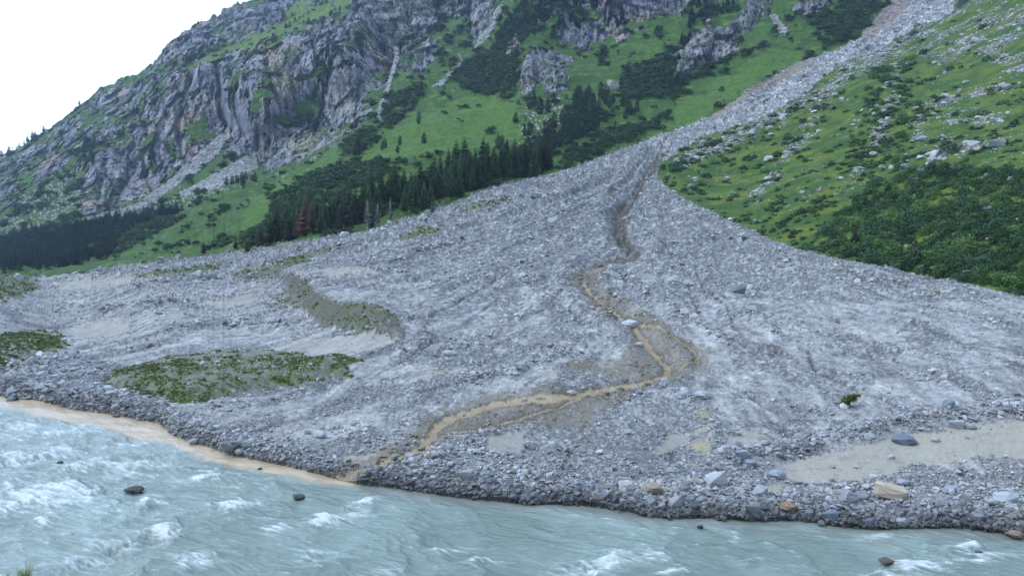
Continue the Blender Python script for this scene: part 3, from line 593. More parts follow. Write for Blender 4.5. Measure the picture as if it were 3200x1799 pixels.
a = n.nodes.new('ShaderNodeAttribute'); a.attribute_name = 'tint'; fo = n.nodes.new('ShaderNodeAttribute'); fo.attribute_name = 'foam'
mx_ = n.nodes.new('ShaderNodeMix'); mx_.data_type = 'RGBA'; mx_.inputs[7].default_value = (.62, .68, .71, 1)
n.links.new(fo.outputs['Fac'], mx_.inputs[0]); n.links.new(a.outputs['Color'], mx_.inputs[6]); n.links.new(mx_.outputs[2], b.inputs['Base Color'])
mr = n.nodes.new('ShaderNodeMapRange'); mr.inputs[3].default_value = .2; mr.inputs[4].default_value = .8
n.links.new(fo.outputs['Fac'], mr.inputs[0]); n.links.new(mr.outputs[0], b.inputs['Roughness']); b.inputs['IOR'].default_value = 1.33
g_ = n.nodes.new('ShaderNodeNewGeometry'); t_ = n.nodes.new('ShaderNodeTexNoise'); t_.inputs['Scale'].default_value = 5; t_.inputs['Detail'].default_value = 5
mp = n.nodes.new('ShaderNodeMapping'); mp.inputs['Rotation'].default_value = (0, 0, R(23)); mp.inputs['Scale'].default_value = (.6, 1.6, 1)
n.links.new(g_.outputs['Position'], mp.inputs['Vector']); n.links.new(mp.outputs[0], t_.inputs['Vector'])
bp = n.nodes.new('ShaderNodeBump'); bp.inputs['Strength'].default_value = .5; bp.inputs['Distance'].default_value = .08
n.links.new(t_.outputs['Fac'], bp.inputs['Height']); n.links.new(bp.outputs[0], b.inputs['Normal'])
M_water = m
structure(grid_mesh('river_water', WP, None, {'foam': foam}, wc, M_water))

# ------------------------------------------------------------------ where things stand
def gidx(u, v):
    j = np.clip(np.round(np.interp(np.asarray(u, f4), us, np.arange(NU))).astype(int), 0, NU - 1)
    i = np.clip(np.round((vb[j] - v) / (vb[j] - vt[j]) * (NV - 1)).astype(int), 0, NV - 1)
    return i, j
def at(u, v):
    i, j = gidx(u, v); return P[i, j]
def scatter(mask, n, wgt=None, seed=1, lo=None):
    r = np.random.default_rng(seed)
    ii, jj = np.nonzero(mask if lo is None else mask & lo)
    if wgt is not None:
        p = wgt[ii, jj].astype(np.float64); p = np.maximum(p, 0); p /= p.sum(); k = r.choice(len(ii), n, p=p)
    else: k = r.integers(0, len(ii), n)
    return ii[k], jj[k], r
def thin(Us, Vs, dmin, vs=1.6):
    keep = []; 
    for k in range(len(Us)):
        ok = True
        for q in keep:
            if abs(Us[q] - Us[k]) < dmin and math.hypot(Us[q] - Us[k], (Vs[q] - Vs[k]) * vs) < dmin: ok = False; break
        if ok: keep.append(k)
    return keep

# ------------------------------------------------------------------ materials of the things
def tint_mat(name, kind='OBJECT', rough_=.85, scale=2.0, amt=.3, bump=0.0, sub=0, seamy=False):
    m, n, b = node_mat(name)
    if kind == 'OBJECT':
        c = n.nodes.new('ShaderNodeObjectInfo'); cs = c.outputs['Color']
    else:
        c = n.nodes.new('ShaderNodeAttribute'); c.attribute_type = 'INSTANCER'; c.attribute_name = 'tint'; cs = c.outputs['Color']
    tc_ = n.nodes.new('ShaderNodeTexCoord'); no = n.nodes.new('ShaderNodeTexNoise'); no.inputs['Scale'].default_value = scale; no.inputs['Detail'].default_value = 6; no.inputs['Roughness'].default_value = .65
    if seamy:
        mp_ = n.nodes.new('ShaderNodeMapping'); mp_.inputs['Scale'].default_value = (1, 1, 4.5); mp_.inputs['Rotation'].default_value = (.25, .3, 0)
        n.links.new(tc_.outputs['Object'], mp_.inputs[0]); n.links.new(mp_.outputs[0], no.inputs['Vector'])
    else: n.links.new(tc_.outputs['Object'], no.inputs['Vector'])
    mr_ = n.nodes.new('ShaderNodeMapRange'); mr_.inputs[1].default_value = .3; mr_.inputs[2].default_value = .7; mr_.inputs[3].default_value = 1 - amt; mr_.inputs[4].default_value = 1 + amt
    n.links.new(no.outputs['Fac'], mr_.inputs[0])
    v_ = n.nodes.new('ShaderNodeVectorMath'); v_.operation = 'SCALE'; n.links.new(cs, v_.inputs[0]); n.links.new(mr_.outputs[0], v_.inputs['Scale']); n.links.new(v_.outputs[0], b.inputs['Base Color'])
    b.inputs['Roughness'].default_value = rough_; b.inputs['Specular IOR Level'].default_value = .3
    if bump:
        bb = n.nodes.new('ShaderNodeBump'); bb.inputs['Distance'].default_value = bump; bb.inputs['Strength'].default_value = .7; n.links.new(no.outputs['Fac'], bb.inputs['Height']); n.links.new(bb.outputs[0], b.inputs['Normal'])
    return m
M_boulder = tint_mat('boulder_stone', 'OBJECT', .75, 2.2, .28, .06, seamy=True)
M_stone = tint_mat('loose_stone', 'INST', .8, 1.5, .2)
M_leaf = tint_mat('needles_and_leaves', 'OBJECT', .9, 1.2, .45)
M_leaf_i = tint_mat('far_foliage', 'INST', .95, 1.2, .4)
M_bark = tint_mat('bark', 'OBJECT', .95, 3, .3)

# ------------------------------------------------------------------ prototype meshes
def to_mesh(name, verts, faces, mat, smooth=False):
    me = bpy.data.meshes.new(name); me.from_pydata([tuple(v) for v in verts], [], faces); me.materials.append(mat)
    if smooth: me.shade_smooth()
    me.update(); return me
def hull_rock(name, seed, n=15, mat=None, detail=0, rounded=.3, boxy=.0):
    r = np.random.default_rng(seed); p = r.normal(size=(n, 3)); p /= np.linalg.norm(p, axis=1, keepdims=True)
    if boxy: p = np.sign(p) * np.abs(p) ** (1 - boxy)
    p *= r.uniform(.85, 1.1, (n, 1)); p *= .5
    bm = bmesh.new(); vs = [bm.verts.new(tuple(q)) for q in p]
    res = bmesh.ops.convex_hull(bm, input=vs)
    bmesh.ops.delete(bm, geom=[e for e in res['geom_interior'] if isinstance(e, bmesh.types.BMVert)], context='VERTS')
    if detail:
        bmesh.ops.bevel(bm, geom=list(bm.edges), offset=.035 + .05 * rounded, segments=2 if detail > 1 else 1, affect='EDGES', profile=.6, clamp_overlap=True)
        bmesh.ops.triangulate(bm, faces=bm.faces[:])
        if detail > 1:
            bmesh.ops.subdivide_edges(bm, edges=[e for e in bm.edges if e.calc_length() > .16], cuts=2, use_grid_fill=True)
            bmesh.ops.triangulate(bm, faces=bm.faces[:])
            c = np.array([v.co for v in bm.verts], f4) * 3.2 + seed * 3.1
            d = fbm(c[:, 0], c[:, 1], c[:, 2] * 1.7, 4) * .085 + (ridged(c[:, 0] * .6, c[:, 1] * .6, c[:, 2] * 2.4, 2) - .6) * .03
            for v, q in zip(bm.verts, d): v.co += v.co.normalized() * float(q)
    co = np.array([v.co for v in bm.verts]); mn = co.min(0); mxx = co.max(0)
    for v in bm.verts: v.co = Vector((np.array(v.co) - (mn + mxx) / 2) / (mxx - mn))     # unit box
    bmesh.ops.recalc_face_normals(bm, faces=bm.faces[:])
    me = bpy.data.meshes.new(name); bm.to_mesh(me); bm.free(); me.materials.append(mat)
    if detail > 1: me.shade_smooth(); me.set_sharp_from_angle(angle=R(28))
    return me
BM = [hull_rock('boulder', 11 + i, [14, 18, 24, 12, 20, 30, 16, 22, 13, 26][i], M_boulder, 2, [.2, .5, .9, .1, .6, 1, .3, .7, .2, .8][i], [.3, .1, 0, .4, .1, 0, .2, 0, .4, 0][i]) for i in range(10)]
SLAB = hull_rock('boulder', 77, 40, M_boulder, 2, .15, .6)
SM = [hull_rock('stone', 40 + i, 11 + i % 4, M_stone, 1 if i < 4 else 0, .4) for i in range(8)]

def add_strip(V_, F_, pts, wid, up):
    b0 = len(V_)
    for k, (p, w_) in enumerate(zip(pts, wid)):
        V_.append(p + up * w_); V_.append(p - up * w_)
    for k in range(len(pts) - 1): F_.append((b0 + 2 * k, b0 + 2 * k + 1, b0 + 2 * k + 3, b0 + 2 * k + 2))
def spruce(name, seed, layers=24, br=9, rad=.17, low=.08, dens_=1.0, power=.85, mat=None, droop=.35, jag=.35):
    """unit-high conifer crown built of drooping, ragged boughs"""
    r = random.Random(seed); V_ = []; F_ = []
    for l in range(layers):
        t_ = low + (1 - low) * (l + r.uniform(-.3, .3)) / layers
        R_ = rad * max(0, 1 - (t_ - low) / (1 - low)) ** power * (1 - .35 * math.exp(-(t_ - low) * 18)) + .012
        n_ = max(4, int(br * (.45 + .55 * R_ / rad)))
        ph0 = r.uniform(0, 6.28)
        for k in range(n_):
            if r.random() > dens_: continue
            ph = ph0 + 6.283 * k / n_ + r.uniform(-.3, .3); ln = R_ * r.uniform(1 - jag, 1 + jag * .5)
            d = Vector((math.cos(ph), math.sin(ph), 0)); sd_ = Vector((-d.y, d.x, 0))
            z0 = t_ + .015; pts = []; wid = []
            for q in range(4):
                f = q / 3; pts.append(d * (ln * f) + Vector((0, 0, z0 - droop * ln * f * (1.3 - .5 * f) + r.uniform(-.004, .004)))); wid.append(max(.0015, ln * (.18, .30, .26, .03)[q] * r.uniform(.7, 1.2)))
            add_strip(V_, F_, pts, wid, sd_ + Vector((0, 0, r.uniform(-.35, .35))))
            add_strip(V_, F_, [p - Vector((0, 0, .008)) for p in pts], [w_ * .75 for w_ in wid], Vector((0, 0, 1)) + sd_ * r.uniform(-.4, .4))
            for s_ in (-1, 1):
                a0 = pts[1] ; e = pts[2] + sd_ * s_ * ln * r.uniform(.25, .45) - Vector((0, 0, ln * .12))
                add_strip(V_, F_, [a0, (a0 + e) / 2, e], [ln * .10, ln * .13, .001], Vector((0, 0, .6)) + d * .4)
    return to_mesh(name, V_, F_, mat or M_leaf)
def clump(name, seed, n=420, profile=None, size=.05, mat=None, shell=.55, elong=1.0, lob=.22):
    """leafy crown: many small faces spread through a lobed volume; profile(t) gives the radius at height t"""
    r = np.random.default_rng(seed); V_ = []; F_ = []
    c = 0
    while c < n:
        t_ = r.random(); R_ = profile(t_)
        if r.random() > R_ / .6 + .1: continue
        ph = r.uniform(0, 6.283)
        lb = 1 + lob * float(perlin(np.array([math.cos(ph) * 1.6 + seed]), np.array([math.sin(ph) * 1.6]), np.array([t_ * 4.0]))[0]) * 2
        rr = R_ * lb * r.uniform(shell, 1) ; p = Vector((math.cos(ph) * rr, math.sin(ph) * rr, t_ * (1 + (lb - 1) * .3)))
        nrm = Vector((p.x, p.y, (t_ - .3) * .6)).normalized() + Vector(r.normal(size=3) * .45)
        nrm.normalize(); a = nrm.orthogonal().normalized(); a.rotate(Matrix.Rotation(r.uniform(0, 6.28), 3, nrm)); b_ = nrm.cross(a)
        s_ = size * r.uniform(.6, 1.4); i0 = len(V_)
        V_ += [p - a * s_ * elong, p + b_ * s_ * .6, p + a * s_ * elong, p - b_ * s_ * .6]; F_.append((i0, i0 + 1, i0 + 2, i0 + 3)); c += 1
    return to_mesh(name, V_, F_, mat or M_leaf)
def trunk_mesh(name, h, r0, bare=0, seed=0):
    r = random.Random(seed); bare = int(bare * 1.7); V_ = []; F_ = []; n = 7; seg = 6
    for k in range(seg + 1):
        t_ = k / seg; rr = r0 * (1 - t_) ** .8 + .0008 + (r0 * .5 if k == 0 else 0); ox = r.uniform(-.003, .003)
        for q in range(n): a = 6.283 * q / n; V_.append(Vector((rr * math.cos(a) + ox, rr * math.sin(a), h * t_ - .02 * (k == 0))))
    for k in range(seg):
        for q in range(n): F_.append((k * n + q, k * n + (q + 1) % n, (k + 1) * n + (q + 1) % n, (k + 1) * n + q))
    for k in range(bare):
        t_ = r.uniform(.08, .95); ph = r.uniform(0, 6.28); ln = .13 * (1 - t_) ** .7 * r.uniform(.5, 1.1) + .01
        d = Vector((math.cos(ph), math.sin(ph), -.35)); p0 = Vector((0, 0, h * t_)); p1 = p0 + d * ln; w_ = .0042
        i0 = len(V_); up = Vector((0, 0, w_)); sd_ = Vector((-d.y, d.x, 0)) * w_
        V_ += [p0 + up, p0 - up * .5 + sd_, p0 - up * .5 - sd_, p1]; F_ += [(i0, i0 + 1, i0 + 3), (i0 + 1, i0 + 2, i0 + 3), (i0 + 2, i0, i0 + 3)]
        for z in range(3):
            f = r.uniform(.3, .9); q0 = p0 + d * ln * f; q1 = q0 + Vector((-d.y, d.x, -.3)) * ln * .3 * r.choice((-1, 1)); i0 = len(V_)
            V_ += [q0 + up * .6, q0 - up * .6, q1]; F_.append((i0, i0 + 1, i0 + 2))
    return to_mesh(name, V_, F_, M_bark)
SPR = [spruce('crown', 5 + i, 24 + 2 * (i % 3), 9, [.17, .145, .19, .155, .16][i], [.06, .12, .04, .16, .08][i]) for i in range(5)]
SPR_THIN = [spruce('crown', 25 + i, 20, 7, .15, .22, .62) for i in range(2)]
prof_pine = lambda t: .19 * (min(1, t / .18 + .25)) * (1 - max(0, t - .45) / .55) ** .55 if t < 1 else 0
PINE = [clump('crown', 50 + i, 900, prof_pine, .028, None, .5, 1.3, .3) for i in range(4)]
prof_bush = lambda t: .56 * math.sqrt(max(0, 1 - t * t)) ** .8
BUSH = [clump('foliage', 70 + i, 900, prof_bush, .05, None, .6, 1.3, .5) for i in range(5)]
prof_fir = lambda t: .3 * (1 - t) ** .8 + .02
TRK = trunk_mesh('trunk', .92, .012, 0, 1); TRK_D = [trunk_mesh('trunk', .98, .012, 90, 4 + i) for i in range(3)]
TRK_L = trunk_mesh('trunk', .5, .03, 0, 8)

def link(o, parent=None):
    col.objects.link(o)
    if parent: o.parent = parent
    return o
def mesh_obj(name, me, parent=None, color=None):
    o = bpy.data.objects.new(name, me); link(o, parent)
    if color is not None: o.color = (*[float(c) for c in color], 1)
    return o
def dup(root, loc, rz, scale, colors=None, meshes=None, tilt=(0, 0)):
    r_ = root.copy(); col.objects.link(r_); r_.location = loc; r_.rotation_euler = (tilt[0], tilt[1], rz); r_.scale = scale
    for k in list(root.children):
        c = k.copy(); col.objects.link(c); c.parent = r_
        nm = k.name.split('.')[0]
        if meshes and nm in meshes: c.data = meshes[nm]
        if colors and nm in colors: c.color = (*[float(x) for x in colors[nm]], 1)
    return r_
_first = {}
def plant(kind, loc, h, crown, trunk=None, ccol=(.02, .045, .03), tcol=(.12, .1, .08), label='', cat='tree', group=None, wide=1.0, tilt=(0, 0), cname='crown'):
    global _first
    rz = random.uniform(0, 6.28); key = (kind, crown is None)
    if key not in _first:
        e = bpy.data.objects.new(kind, None); col.objects.link(e); e.empty_display_size = .2
        if trunk: mesh_obj('trunk', trunk, e, tcol)
        if crown: mesh_obj(cname, crown, e, ccol)
        e.location = loc; e.rotation_euler = (tilt[0], tilt[1], rz); e.scale = (h * wide, h * wide, h); _first[key] = e; o = e
    else:
        ms = {}; cs = {}
        if crown: ms[cname] = crown; cs[cname] = ccol
        if trunk: ms['trunk'] = trunk; cs['trunk'] = tcol
        o = dup(_first[key], loc, rz, (h * wide, h * wide, h), cs, ms, tilt)
        if 'group' in o.keys(): del o['group']
    return tag(o, label, cat, group)
def jit(c, a=.2):
    f = random.uniform(1 - a, 1 + a); return tuple(x * f * random.uniform(.93, 1.07) for x in c)

# ------------------------------------------------------------------ stuff made of instances
def stuff(name, pts, scl, rot, tint, idx, protos, label, cat):
    me = bpy.data.meshes.new(name); n = len(pts); me.vertices.add(n); me.vertices.foreach_set('co', np.asarray(pts, f4).ravel())
    for k, v, ty, fld in (('scl', scl, 'FLOAT_VECTOR', 'vector'), ('rot', rot, 'FLOAT_VECTOR', 'vector'), ('tint', tint, 'FLOAT_VECTOR', 'vector')):
        a_ = me.attributes.new(k, ty, 'POINT'); a_.data.foreach_set(fld, np.asarray(v, f4).ravel())
    a_ = me.attributes.new('idx', 'INT', 'POINT'); a_.data.foreach_set('value', np.asarray(idx, np.int32))
    o = bpy.data.objects.new(name, me); col.objects.link(o)
    cc_ = bpy.data.collections.new(name + '_sources')
    for k, pm in enumerate(protos):
        po = bpy.data.objects.new(name + '_source_%02d' % k, pm); cc_.objects.link(po)
    ng = bpy.data.node_groups.new(name, 'GeometryNodeTree')
    ng.interface.new_socket('Geometry', in_out='INPUT', socket_type='NodeSocketGeometry'); ng.interface.new_socket('Geometry', in_out='OUTPUT', socket_type='NodeSocketGeometry')
    N = ng.nodes; Lk = ng.links
    gi = N.new('NodeGroupInput'); go = N.new('NodeGroupOutput'); ip = N.new('GeometryNodeInstanceOnPoints'); ci_ = N.new('GeometryNodeCollectionInfo')
    ci_.inputs['Collection'].default_value = cc_; ci_.inputs['Separate Children'].default_value = True; ci_.inputs['Reset Children'].default_value = True
    def na(nm, ty):
        q = N.new('GeometryNodeInputNamedAttribute'); q.data_type = ty; q.inputs['Name'].default_value = nm; return q.outputs['Attribute']
    er = N.new('FunctionNodeEulerToRotation'); Lk.new(na('rot', 'FLOAT_VECTOR'), er.inputs[0])
    ip.inputs['Pick Instance'].default_value = True
    Lk.new(gi.outputs[0], ip.inputs['Points']); Lk.new(ci_.outputs[0], ip.inputs['Instance']); Lk.new(na('idx', 'INT'), ip.inputs['Instance Index'])
    Lk.new(er.outputs[0], ip.inputs['Rotation']); Lk.new(na('scl', 'FLOAT_VECTOR'), ip.inputs['Scale']); Lk.new(ip.outputs[0], go.inputs[0])
    md = o.modifiers.new('instances', 'NODES'); md.node_group = ng
    return tag(o, label, cat, None, 'stuff')

Yf = P[..., 1]
GREY = lin(150, 151, 153)
def tints(r, n, base=GREY, a=.45, warm=.03, ochre=.03):
    t_ = base[None] * r.uniform(1 - a, 1 + a * .9, (n, 1))
    t_ = t_ * (1 + r.normal(0, warm, (n, 1)) * np.array([[1, .25, -1]])); k = r.random(n) < ochre
    t_[k] = t_[k] * np.array([1.08, .97, .8]); return np.clip(t_, .01, .8)
INV = (U > -40) & (U < 2616) & (V < 1460) & (V > -20)
# loose stones over the fan
m_ = gravel & INV & (S > -8)
W_ = (.10 + stony ** 2 * 1.6) * (1 - .9 * np.exp(-(dc / (cw * 1.3)) ** 4) * (V > 640)) * np.where(patch, np.where(p5, 1.5, .5), 1) * np.where(sand, .22, 1) * (1 + .6 * sst(700, 500, V)) * (1 - .8 * water_c)
ii, jj, r = scatter(m_, 105000, W_, 3)
n = len(ii); D_ = 2.4 + r.pareto(2.6, n) * 2.0; D_ = np.minimum(D_, 13) * (1 + .5 * rim[ii, jj] + .4 * rim2[ii, jj] + .3 * lrock[ii, jj])
lob_ = fbm(X_ / (4 + Y_ * .03), Y_ / (4 + Y_ * .03), None, 3); D_ *= (.8 + .9 * sst(.05, .35, lob_ + (flow - .7) * .3) + .6 * cobm)[ii, jj]
D_ *= np.interp(V[ii, jj], [0, 300, 600, 1000, 1300], [.9, .85, .95, 1, 1.25])
sz = D_ * Yf[ii, jj] / FPX
pt = P[ii, jj] + r.normal(0, 1, (n, 3)) * (sz[:, None] * .4) * np.array([1, 1, 0]); pt[:, 2] += sz * .2
wetk = np.exp(-np.maximum(S[ii, jj] - 4, 0) / 22)
tn = tints(r, n, lin(164, 167, 170)) * (1 - (np.where(U[ii, jj] < 880, .35, .62) * wetk)[:, None])
stn = stain[ii, jj]; tn = tn * (1 - stn[:, None] * np.array([[.28, .36, .48]]))
near_bed = np.exp(-(dc[ii, jj] / np.interp(V[ii, jj], [380, 480, 492, 505, 600, 625, 660], [10, 12, 6, 22, 22, 13, 10])) ** 4) * (V[ii, jj] < 660); tn *= (1 - near_bed[:, None] * np.array([[.58, .63, .70]]) * r.uniform(.6, 1, (n, 1)))
stuff('loose_stones', pt, np.stack([sz, sz * r.uniform(.55, 1, n), sz * r.uniform(.35, .7, n)], 1), np.stack([r.normal(0, .25, n), r.normal(0, .25, n), r.uniform(0, 6.28, n)], 1), tn, r.integers(0, 8, n), SM,
      'countless loose grey stones strewn over the debris fan down to the river', 'loose stones')
# stones on the slopes and in the scree
sf = fbm(X_ / 16 + 5, Y_ / 16, Z_ / 16, 4); sf2 = fbm(X_ / 60 + 15, Y_ / 60, Z_ / 60, 2)
UP = pips(Ux, Vx, [(2406, 0), (2600, -20), (2600, 200), (2530, 175), (2450, 130), (2380, 110), (2330, 150), (2270, 130), (2200, 190), (2140, 170), (2240, 110), (2330, 60)], [(2480, 0), (2620, -10), (2620, 60), (2500, 50)])
STR = np.zeros_like(U)
for pl, k in (([(2270, 130), (2255, 170), (2245, 220), (2230, 290), (2195, 370), (2160, 420)], 1), ([(2110, 210), (2070, 260), (2030, 330), (1960, 420), (1900, 500)], .8), ([(2450, 110), (2400, 150), (2370, 160)], 1), ([(2400, 250), (2330, 270), (2310, 340)], .8), ([(2380, 300), (2440, 290), (2520, 310)], 1), ([(2340, 400), (2420, 390), (2520, 380)], .8), ([(2460, 230), (2540, 215)], .8), ([(2320, 75), (2230, 140), (2120, 200), (2040, 250), (1960, 300), (1880, 340), (1790, 375), (1710, 410)], 1.3), ([(2290, 60), (2200, 130), (2100, 190)], 1.2)):
    d_, _ = dline(Ux, Vx, pl, 60); STR = np.maximum(STR, k * np.exp(-(d_ / 11) ** 2))
slope_s = (rs | (gravel & False)) * (.06 * sst(-.1, .5, sf) + 1.3 * UP * sst(-.12, .25, sf) + STR * 1.1 * sst(-.35, .1, sf)) 
mm = (slope_s + (gr & field) * .5 * sst(-.1, .3, sf) + screem * .9 + (gr & ~rs) * .012 * sst(.1, .5, sf)).astype(f4)
ii, jj, r = scatter(INV & (mm > 0), 22000, mm, 5); n = len(ii)
D_ = np.minimum(3 + r.pareto(2.4, n) * 2.4, 16) * np.where(U[ii, jj] > 1640, np.interp(V[ii, jj], [0, 400], [.75, 1.2]), .62); sz = D_ * Yf[ii, jj] / FPX
pt = P[ii, jj].copy(); pt[:, 2] += sz * .05
stuff('slope_stones', pt, np.stack([sz, sz * r.uniform(.55, 1, n), sz * r.uniform(.4, .75, n)], 1), np.stack([r.normal(0, .3, n), r.normal(0, .3, n), r.uniform(0, 6.28, n)], 1), tints(r, n, lin(160, 160, 162), .3), r.integers(0, 8, n), SM,
      'pale stones and scree scattered over the grassy slopes and gullies', 'scattered stones')

# ------------------------------------------------------------------ boulders one by one
def boulder(u, v, wd, ht, c=(150, 151, 154), mesh=None, label='', group=None, rz=None, water=False, depth=.8, sink=.12, tilt=0.0, cat='boulder', name='boulder'):
    vbs = v + ht * .42
    if water:
        yy = float(plane_y(vbs, .05)); p = pos(u, vbs, yy); jw = int(np.argmin(np.abs(wus - u))); iw = int(np.argmin(np.abs(WV[:, jw] - vbs))); p[2] = max(.02, float(WP[iw, jw, 2])); ht *= .72
    else: p = at(u, vbs)
    s_ = float(p[1]) / FPX
    o = mesh_obj(name, mesh or random.choice(BM), None, lin(*c) * random.uniform(.9, 1.1))
    hh = ht * s_ * 1.12
    o.scale = (wd * s_, wd * s_ * depth, hh); o.rotation_euler = (random.uniform(-.08, .08), tilt, rz if rz is not None else random.uniform(-.35, .35) + random.choice((0, math.pi)))
    o.location = (float(p[0]), float(p[1]) + wd * s_ * depth * .3, float(p[2]) + hh * (.5 - sink))
    return tag(o, label, cat, group)
PALE = (176, 180, 184); MID = (140, 144, 150); DK = (88, 92, 100); BR = (128, 116, 102); TAN = (170, 158, 138)
